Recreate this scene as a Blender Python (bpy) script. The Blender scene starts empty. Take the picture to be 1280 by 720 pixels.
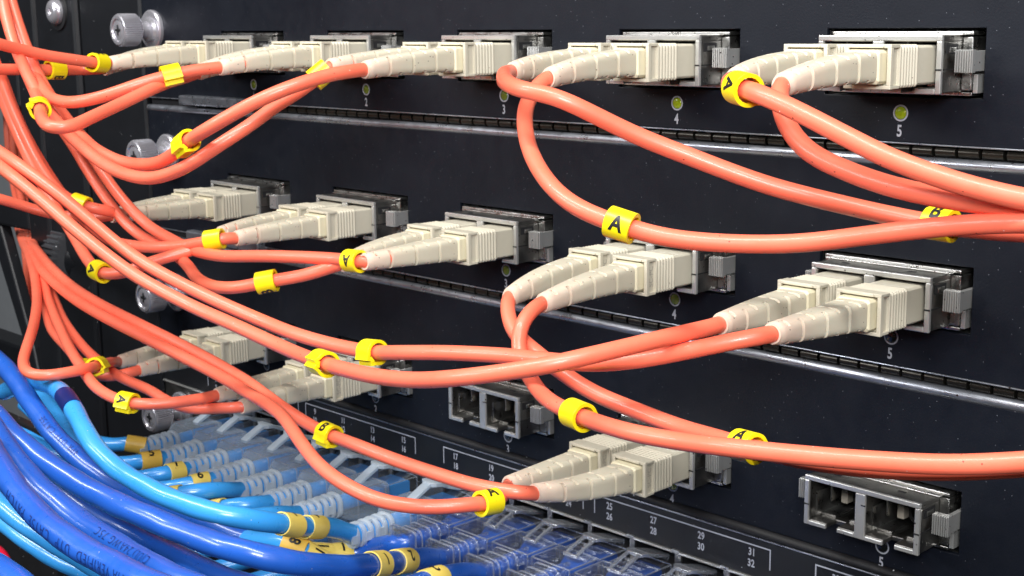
import bpy, bmesh, math, random
from mathutils import Vector, Matrix
random.seed(7)
PI = math.pi
S = 0.001                       # every length below is in millimetres
sc = bpy.context.scene
COL = sc.collection

# ------------------------------------------------------------------ camera
cd = bpy.data.cameras.new('camera'); cam = bpy.data.objects.new('camera', cd); COL.objects.link(cam)
cam.matrix_world = Matrix(((0.697433, -0.128759, 0.704989, 0.376728), (0.716571, 0.139971, -0.683326, -0.217911), (-0.010694, 0.981748, 0.189885, -0.023574), (0, 0, 0, 1)))
cd.sensor_width = 36.0; cd.lens = 48.5416; cd.clip_start = 0.01; cd.clip_end = 20
cd.dof.use_dof = True; cd.dof.focus_distance = 0.215; cd.dof.aperture_fstop = 120
sc.camera = cam

# ------------------------------------------------------------------ light
w = bpy.data.worlds.new('World'); sc.world = w; w.use_nodes = True
wn = w.node_tree; bg = wn.nodes['Background']
tc = wn.nodes.new('ShaderNodeTexCoord'); sx = wn.nodes.new('ShaderNodeSeparateXYZ')
wr = wn.nodes.new('ShaderNodeValToRGB')
wn.links.new(tc.outputs['Generated'], sx.inputs[0])
mr = wn.nodes.new('ShaderNodeMapRange'); mr.inputs[1].default_value = -1; mr.inputs[2].default_value = 1
wn.links.new(sx.outputs['Z'], mr.inputs[0]); wn.links.new(mr.outputs[0], wr.inputs[0]); wn.links.new(wr.outputs[0], bg.inputs[0])
wr.color_ramp.elements[0].color = (0.10, 0.10, 0.105, 1); wr.color_ramp.elements[1].color = (0.42, 0.43, 0.45, 1)
bg.inputs[1].default_value = 0.09
def area(name, loc, tgt, sx_, sy_, power, col):
    l = bpy.data.lights.new(name, 'AREA'); l.shape = 'RECTANGLE'; l.size = sx_*S; l.size_y = sy_*S
    l.energy = power; l.color = col
    o = bpy.data.objects.new(name, l); COL.objects.link(o); o.location = Vector(loc)*S
    o.rotation_euler = (Vector(tgt)-Vector(loc)).to_track_quat('-Z', 'Y').to_euler(); return o
area('ceiling_tube_light', (230, -330, 420), (170, 0, -80), 900, 45, 7.4, (1.0, 0.985, 0.96))
area('camera_flash', (470, -330, 90), (170, 0, -70), 130, 90, 1.9, (0.97, 0.98, 1.0))
area('left_fill_light', (-120, -520, 160), (90, 0, -90), 260, 90, 1.5, (0.95, 0.97, 1.0))  # added fill from the left front, brightens front-facing metal
vs = sc.view_settings
sc.display_settings.display_device = 'sRGB'
vs.view_transform = 'Standard'; vs.look = 'None'; vs.exposure = 0.0; vs.gamma = 1.0; vs.use_curve_mapping = False
cy = sc.cycles
cy.max_bounces = 10; cy.transparent_max_bounces = 24; cy.transmission_bounces = 8; cy.use_denoising = True
cy.caustics_reflective = False; cy.caustics_refractive = False; cy.sample_clamp_indirect = 6

# ------------------------------------------------------------------ materials
def nt(name):
    m = bpy.data.materials.new(name); m.use_nodes = True
    return m, m.node_tree, m.node_tree.nodes['Principled BSDF']
def N(t, kind, **kw):
    n = t.nodes.new(kind)
    for k, v in kw.items():
        if k.startswith('i_'): n.inputs[int(k[2:])].default_value = v
        else: setattr(n, k, v)
    return n
def coord(t):
    return N(t, 'ShaderNodeTexCoord').outputs['Object']
def speck(t, co, scale, thr, soft=0.02):
    """sparse little grains: 1 inside a grain"""
    v = N(t, 'ShaderNodeTexVoronoi'); v.inputs['Scale'].default_value = scale
    t.links.new(co, v.inputs['Vector'])
    a = N(t, 'ShaderNodeMath', operation='LESS_THAN'); a.inputs[1].default_value = thr
    t.links.new(v.outputs['Distance'], a.inputs[0])
    c = N(t, 'ShaderNodeSeparateColor'); t.links.new(v.outputs['Color'], c.inputs[0])
    b = N(t, 'ShaderNodeMath', operation='GREATER_THAN'); b.inputs[1].default_value = 1-soft
    t.links.new(c.outputs[0], b.inputs[0])
    m = N(t, 'ShaderNodeMath', operation='MULTIPLY'); t.links.new(a.outputs[0], m.inputs[0]); t.links.new(b.outputs[0], m.inputs[1])
    return m.outputs[0]
def noise(t, co, scale, detail=3, rough=.5):
    n = N(t, 'ShaderNodeTexNoise'); n.inputs['Scale'].default_value = scale; n.inputs['Detail'].default_value = detail
    n.inputs['Roughness'].default_value = rough; t.links.new(co, n.inputs['Vector']); return n.outputs['Fac']
def mixc(t, fac, a, b):
    m = N(t, 'ShaderNodeMix', data_type='RGBA')
    if isinstance(fac, float): m.inputs[0].default_value = fac
    else: t.links.new(fac, m.inputs[0])
    for i, c in ((6, a), (7, b)):
        if isinstance(c, tuple): m.inputs[i].default_value = c if len(c) == 4 else c+(1,)
        else: t.links.new(c, m.inputs[i])
    return m.outputs[2]
def ramp(t, fac, lo, hi, a=0.0, b=1.0):
    m = N(t, 'ShaderNodeMapRange'); m.inputs[1].default_value = lo; m.inputs[2].default_value = hi
    m.inputs[3].default_value = a; m.inputs[4].default_value = b; t.links.new(fac, m.inputs[0]); return m.outputs[0]
def bump(t, p, h, strength, dist):
    b = N(t, 'ShaderNodeBump'); b.inputs['Strength'].default_value = strength; b.inputs['Distance'].default_value = dist
    t.links.new(h, b.inputs['Height']); t.links.new(b.outputs[0], p.inputs['Normal'])
def dusty(name, base, var, rough, metal=0.0, dust=0.02, dcol=(.55, .57, .6), grain=1500, thr=.25, bs=.15, bd=.00004, bscale=4000, coat=0.0, r2=None, sheen=0, world=False, dark=None, spec=0.5):
    m, t, p = nt(name)
    co = N(t, 'ShaderNodeNewGeometry').outputs['Position'] if world else coord(t)
    n1 = noise(t, co, 90, 4, .6)
    c = mixc(t, ramp(t, n1, .3, .7), tuple(base), tuple(var))
    if dust > 0:
        c = mixc(t, speck(t, co, grain, thr, dust), c, dcol)
        c = mixc(t, speck(t, co, grain*.43, thr*.55, dust*.7), c, tuple(x*.8 for x in dcol))
    if dark:
        c = mixc(t, speck(t, co, grain*.8, thr*.8, dark), c, (.05, .035, .03))
    t.links.new(c, p.inputs['Base Color'])
    p.inputs['Metallic'].default_value = metal
    p.inputs['Specular IOR Level'].default_value = spec
    if r2 is not None: t.links.new(ramp(t, noise(t, co, 300, 4), .3, .7, rough, r2), p.inputs['Roughness'])
    else: p.inputs['Roughness'].default_value = rough
    if bs: bump(t, p, noise(t, co, bscale, 2), bs, bd)
    if coat: p.inputs['Coat Weight'].default_value = coat; p.inputs['Coat Roughness'].default_value = .15
    return m
M = {}
M['panel'] = dusty('painted_card_panel', (.0042, .0056, .0100), (.0062, .0080, .0132), .42, dust=.035, dcol=(.20, .21, .24), grain=2300, thr=.15, bs=.5, bscale=2600, bd=.00005, r2=.54, world=True, spec=.24)
M['rack'] = dusty('rack_black_paint', (.0035, .0042, .006), (.0055, .0065, .009), .46, dust=.015, grain=1200, thr=.11, bs=.3, bscale=1500, bd=.00005, world=True)
M['rubber'] = dusty('wheel_rubber', (.035, .037, .042), (.05, .052, .058), .42, dust=.04, grain=1200)
M['black'] = dusty('matt_black', (.006, .006, .007), (.01, .01, .012), .6, dust=.01)
M['lip'] = dusty('highlit_lip_metal', (.32, .34, .38), (.44, .46, .51), .22, metal=.85, dust=.05, grain=1200, world=True, r2=.45, dark=.05)  # pale metal puts the highlight of the dark folded edges into the colour
M['finger'] = dusty('gasket_metal', (.030, .027, .022), (.055, .05, .042), .30, metal=.8, dust=.04, dcol=(.3, .28, .24))
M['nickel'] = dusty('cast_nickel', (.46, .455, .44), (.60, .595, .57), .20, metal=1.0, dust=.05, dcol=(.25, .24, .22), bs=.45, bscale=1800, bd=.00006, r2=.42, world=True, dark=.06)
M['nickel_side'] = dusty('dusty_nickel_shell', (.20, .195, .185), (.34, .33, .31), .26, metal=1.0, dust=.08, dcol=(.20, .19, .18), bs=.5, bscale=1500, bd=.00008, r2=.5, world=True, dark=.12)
M['steel'] = dusty('slot_steel', (.30, .30, .30), (.4, .4, .4), .3, metal=1.0, dust=.05, dcol=(.15, .15, .15), world=True, r2=.5)
M['satin'] = dusty('satin_bezel_metal', (.56, .56, .54), (.70, .70, .68), .26, metal=.7, dust=.05, dcol=(.2, .2, .19), bs=.3, bscale=1800, bd=.00005, world=True, dark=.05)
M['chrome'] = dusty('screw_chrome', (.56, .55, .60), (.70, .69, .74), .27, metal=.72, dust=.02, dcol=(.3, .3, .3), bs=.1)
M['beige'] = dusty('beige_plug_plastic', (.54, .50, .395), (.59, .55, .44), .42, dust=.02, dcol=(.25, .2, .15), grain=1700, thr=.18, dark=.035, bs=.1)
M['cream'] = dusty('cream_ferrule_body', (.68, .62, .43), (.72, .66, .47), .4, dust=.015, dcol=(.3, .25, .15), grain=1700, thr=.18, dark=.02, bs=.1)
M['greyplastic'] = dusty('pale_clip_plastic', (.36, .33, .27), (.42, .38, .31), .4, dust=.03)
M['yellow'] = dusty('yellow_marker_plastic', (.88, .70, .006), (.93, .76, .012), .34, dust=.006, dcol=(.35, .25, .02), grain=1700, thr=.18, bs=.12)
M['sleeve'] = dusty('pale_yellow_sleeve', (.82, .60, .11), (.88, .68, .17), .38, dust=.01, dcol=(.3, .2, .1), bs=.2, bscale=900, bd=.0001)
M['sleeve_old'] = dusty('tan_yellow_sleeve', (.68, .42, .06), (.78, .50, .09), .42, dust=.02, dcol=(.2, .13, .06), bs=.2, bscale=900, bd=.0001)
M['ink'] = dusty('black_ink', (.008, .008, .01), (.012, .012, .014), .45, dust=0, bs=0)
M['navyink'] = dusty('navy_print', (.004, .012, .10), (.006, .02, .14), .4, dust=0, bs=0)
M['print'] = dusty('grey_silkscreen', (.33, .34, .38), (.42, .43, .47), .6, dust=.03, dcol=(.1, .1, .1), bs=0, world=True)
M['whiteprint'] = dusty('white_silkscreen', (.34, .36, .42), (.46, .48, .54), .6, dust=.03, dcol=(.1, .1, .1), bs=0, world=True)
M['wall'] = dusty('far_grey_wall', (.42, .45, .48), (.45, .48, .51), .7, dust=0, bs=0)
M['red'] = dusty('red_boot_plastic', (.65, .005, .03), (.75, .01, .05), .35, dust=.01, dcol=(.3, .1, .1))
def boot_mat():
    # soft translucent boot: cord showing through is painted as pink towards the thin end
    m, t, p = nt('beige_boot_rubber'); co = coord(t)
    sp = N(t, 'ShaderNodeSeparateXYZ'); t.links.new(co, sp.inputs[0])
    g = ramp(t, sp.outputs['Y'], -.0355, -.0445)
    c = mixc(t, ramp(t, noise(t, co, 120, 4), .3, .7), (.55, .50, .385), (.60, .55, .43))
    c = mixc(t, g, c, (.70, .55, .44))
    c = mixc(t, speck(t, co, 1400, .17, .05), c, (.12, .09, .07))
    t.links.new(c, p.inputs['Base Color']); p.inputs['Roughness'].default_value = .42
    bump(t, p, noise(t, co, 2500, 2), .12, .00004)
    p.inputs['Subsurface Weight'].default_value = .12; p.inputs['Subsurface Scale'].default_value = .0012
    p.inputs['Subsurface Radius'].default_value = (1, .5, .3)
    return m
M['boot'] = boot_mat()
def cord_mat(name, a, b, rough, coat, dark, wob):
    m, t, p = nt(name); co = coord(t)
    c = mixc(t, ramp(t, noise(t, co, 60, 3), .3, .7), a, b)
    c = mixc(t, speck(t, co, 1300, .16, dark), c, (.16, .02, .012) if a[0] > .5 else (.002, .01, .09))
    c = mixc(t, speck(t, co, 1700, .14, .012), c, (.95, .80, .74))
    t.links.new(c, p.inputs['Base Color'])
    t.links.new(ramp(t, noise(t, co, 500, 4), .3, .7, rough*.85, rough*1.3), p.inputs['Roughness'])
    p.inputs['Coat Weight'].default_value = coat; p.inputs['Coat Roughness'].default_value = .12
    bump(t, p, noise(t, co, wob, 3), .35, .00012)
    if a[0] > .5:
        p.inputs['Subsurface Weight'].default_value = .04; p.inputs['Subsurface Scale'].default_value = .0006
        p.inputs['Subsurface Radius'].default_value = (1, .35, .2)
    return m
M['coral'] = cord_mat('coral_cord_jacket', (.90, .156, .086), (.93, .180, .102), .40, .18, .035, 260)
M['dblue'] = cord_mat('deep_blue_jacket', (.012, .086, .42), (.018, .108, .50), .30, .45, .02, 330)
M['lblue'] = cord_mat('light_blue_jacket', (.03, .285, .72), (.045, .34, .80), .30, .45, .015, 330)
def led_mat(name, col, glow):
    m, t, p = nt(name); co = coord(t)
    c = mixc(t, ramp(t, noise(t, co, 2200, 2), .2, .8), tuple(x*.7 for x in col), col)
    t.links.new(c, p.inputs['Base Color']); p.inputs['Roughness'].default_value = .15
    p.inputs['Coat Weight'].default_value = .6
    if glow:
        t.links.new(c, p.inputs['Emission Color']); p.inputs['Emission Strength'].default_value = glow
    return m
M['led_lit'] = led_mat('led_lens_lit', (.30, .38, .01), .12)
M['led_dim'] = led_mat('led_lens_dim', (.13, .17, .02), .10)
M['led_off'] = led_mat('led_lens_dark', (.012, .014, .014), 0)
def clear_mat(name, tint, alpha, rough, white, edge=.45):
    m, t, p = nt(name); co = coord(t)
    out = t.nodes['Material Output']
    tr = N(t, 'ShaderNodeBsdfTransparent'); tr.inputs[0].default_value = tint+(1,)
    t.links.new(mixc(t, ramp(t, noise(t, co, 200, 3), .3, .7), white, tuple(min(1, x*1.2) for x in white)), p.inputs['Base Color'])
    p.inputs['Roughness'].default_value = rough; p.inputs['Specular IOR Level'].default_value = .8
    bump(t, p, noise(t, co, 700, 3), .35, .00012)
    lw = N(t, 'ShaderNodeLayerWeight'); lw.inputs['Blend'].default_value = .35
    f = ramp(t, lw.outputs['Facing'], 0.0, 1.0, alpha, min(1, alpha+edge))
    f2 = N(t, 'ShaderNodeMath', operation='MAXIMUM'); t.links.new(f, f2.inputs[0])
    t.links.new(speck(t, co, 1500, .12, .04), f2.inputs[1])
    mx = N(t, 'ShaderNodeMixShader'); t.links.new(f2.outputs[0], mx.inputs[0])
    t.links.new(tr.outputs[0], mx.inputs[1]); t.links.new(p.outputs[0], mx.inputs[2]); t.links.new(mx.outputs[0], out.inputs[0])
    return m
def glassy(name, tint, lo, hi, rough, film, bst):
    # thin clear moulding: lets light through, mirrors more and more towards grazing angles, with a pale film: dust, and painted glints on edge strips
    m, t, p = nt(name); co = coord(t); t.nodes.remove(p)
    tr = N(t, 'ShaderNodeBsdfTransparent'); tr.inputs[0].default_value = tint+(1,)
    gl = N(t, 'ShaderNodeBsdfAnisotropic'); gl.inputs['Roughness'].default_value = rough; gl.inputs['Color'].default_value = (.95, .97, 1, 1)
    df = N(t, 'ShaderNodeBsdfDiffuse'); df.inputs['Color'].default_value = (.5, .53, .58, 1)
    b = N(t, 'ShaderNodeBump'); b.inputs['Strength'].default_value = bst; b.inputs['Distance'].default_value = .00025
    t.links.new(noise(t, co, 420, 3), b.inputs['Height']); t.links.new(b.outputs[0], gl.inputs['Normal'])
    lw = N(t, 'ShaderNodeLayerWeight'); lw.inputs['Blend'].default_value = .5; t.links.new(b.outputs[0], lw.inputs['Normal'])
    pw = N(t, 'ShaderNodeMath', operation='POWER'); t.links.new(lw.outputs['Facing'], pw.inputs[0]); pw.inputs[1].default_value = 2.2
    mx = N(t, 'ShaderNodeMixShader'); t.links.new(ramp(t, pw.outputs[0], 0, 1, lo, hi), mx.inputs[0])
    t.links.new(tr.outputs[0], mx.inputs[1]); t.links.new(gl.outputs[0], mx.inputs[2])
    m2 = N(t, 'ShaderNodeMixShader'); mm = N(t, 'ShaderNodeMath', operation='MAXIMUM')
    t.links.new(ramp(t, noise(t, co, 160, 4), .45, .8, film*.8, film*1.3), mm.inputs[0]); t.links.new(speck(t, co, 1500, .14, .06), mm.inputs[1])
    t.links.new(mm.outputs[0], m2.inputs[0]); t.links.new(mx.outputs[0], m2.inputs[1]); t.links.new(df.outputs[0], m2.inputs[2])
    t.links.new(m2.outputs[0], t.nodes['Material Output'].inputs[0]); return m
M['clear'] = glassy('clear_polycarbonate', (.95, .965, .99), .08, .95, .12, .025, .12)
M['clearedge'] = glassy('clear_plastic_glint', (.85, .88, .95), .38, .95, .18, .24, .2)  # whitened plastic, paints the bright edge glints of the clear plugs
M['frost'] = clear_mat('frosted_boot_plastic', (.80, .89, .97), .50, .28, (.56, .63, .69), .4)
M['frostblock'] = clear_mat('frosted_block_plastic', (.84, .91, .97), .16, .22, (.44, .51, .57), .5)
M['frostclear'] = glassy('milky_plug_plastic', (.86, .92, .97), .07, .85, .18, .05, .2)
M['frostedge'] = glassy('milky_plastic_glint', (.85, .9, .95), .25, .9, .25, .34, .2)  # whitened strips, paint bright edges on the milky plugs

# ------------------------------------------------------------------ mesh helpers
class MB:
    def __init__(s): s.v = []; s.f = []; s.m = []
    def box(s, x0, x1, y0, y1, z0, z1, mi=0):
        b = len(s.v)
        s.v += [(x, y, z) for z in (z0, z1) for y in (y0, y1) for x in (x0, x1)]
        for f in ((0, 2, 3, 1), (4, 5, 7, 6), (0, 1, 5, 4), (2, 6, 7, 3), (0, 4, 6, 2), (1, 3, 7, 5)):
            s.f.append(tuple(b+i for i in f)); s.m.append(mi)
        return s
    def loft(s, rings, cap0=True, cap1=True, mi=0):
        n = len(rings[0]); b = len(s.v)
        for r in rings: s.v += [tuple(p) for p in r]
        for i in range(len(rings)-1):
            for j in range(n):
                k = (j+1) % n
                s.f.append((b+i*n+j, b+i*n+k, b+(i+1)*n+k, b+(i+1)*n+j)); s.m.append(mi)
        if cap0: s.f.append(tuple(b+j for j in range(n))[::-1]); s.m.append(mi)
        if cap1: s.f.append(tuple(b+(len(rings)-1)*n+j for j in range(n))); s.m.append(mi)
        return s
    def cyl(s, c, ax, prof, n=32, mi=0, cap0=True, cap1=True, wob=None):
        """prof: (distance along ax, radius)"""
        ax = Vector(ax).normalized(); u = ax.orthogonal().normalized(); v = ax.cross(u); c = Vector(c)
        R = []
        for (d, r) in prof:
            R.append([c+ax*d+(u*math.cos(2*PI*j/n)+v*math.sin(2*PI*j/n))*(r*(wob(j) if wob and r > wob.rmin else 1)) for j in range(n)])
        return s.loft(R, cap0, cap1, mi)
    def mesh(s, name, mats, smooth=False):
        me = bpy.data.meshes.new(name)
        me.from_pydata([(x*S, y*S, z*S) for x, y, z in s.v], [], s.f)
        for m in (mats if isinstance(mats, (list, tuple)) else [mats]): me.materials.append(m)
        me.polygons.foreach_set('material_index', s.m)
        bm = bmesh.new(); bm.from_mesh(me); bmesh.ops.recalc_face_normals(bm, faces=bm.faces); bm.to_mesh(me); bm.free()
        if smooth:
            me.polygons.foreach_set('use_smooth', [True]*len(me.polygons))
            if smooth != 'all': me.set_sharp_from_angle(angle=math.radians(smooth if smooth is not True else 40))
        return me
def obj(name, me, parent=None, loc=(0, 0, 0), bev=0.0, seg=2):
    o = bpy.data.objects.new(name, me); COL.objects.link(o); o.location = Vector(loc)*S
    if parent is not None: o.parent = parent
    if bev:
        b = o.modifiers.new('edge', 'BEVEL'); b.width = bev*S; b.segments = seg; b.limit_method = 'ANGLE'; b.angle_limit = .7
        b.harden_normals = False
    return o
def thing(name, label, cat, loc=(0, 0, 0), group=None):
    o = bpy.data.objects.new(name, None); COL.objects.link(o); o.location = Vector(loc)*S
    o.empty_display_size = .005; o['label'] = label; o['category'] = cat
    if group: o['group'] = group
    return o
def tag(o, label, cat, group=None, kind=None):
    if label: o['label'] = label
    if cat: o['category'] = cat
    if group: o['group'] = group
    if kind: o['kind'] = kind
    return o
KIDS = {}
def copy_tree(o, parent=None):
    c = o.copy(); COL.objects.link(c)
    if parent is not None: c.parent = parent
    for ch in list(o.children): copy_tree(ch, c)
    return c
def text_mesh(txt, size, sx_=.72, bold=.0, spacing=1.05):
    cu = bpy.data.curves.new('txt', 'FONT'); cu.body = txt; cu.size = size*S*1.38; cu.align_x = 'CENTER'; cu.align_y = 'CENTER'
    cu.offset = bold*S; cu.space_character = spacing; cu.resolution_u = 4
    to = bpy.data.objects.new('txt', cu); COL.objects.link(to)
    dg = bpy.context.evaluated_depsgraph_get(); dg.update()
    me = bpy.data.meshes.new_from_object(to.evaluated_get(dg))
    bpy.data.objects.remove(to)
    for v in me.vertices: v.co.x *= sx_
    xs = [v.co.x for v in me.vertices]; ys = [v.co.y for v in me.vertices]
    cx = (min(xs)+max(xs))/2; cyy = (min(ys)+max(ys))/2
    for v in me.vertices: v.co.x -= cx; v.co.y -= cyy
    me.materials.clear(); return me
TXT = {}
def flat_text(txt, size, mat, parent, loc, name='port_number', bold=.03, rot=(PI/2, 0, 0), sx_=.72):
    k = (txt, size, mat.name, sx_)
    if k not in TXT:
        me = text_mesh(txt, size, sx_, bold); me.materials.append(mat); me.name = 'print_'+name; TXT[k] = me
    o = obj(name, TXT[k], parent, loc); o.rotation_euler = rot; return o

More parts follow.
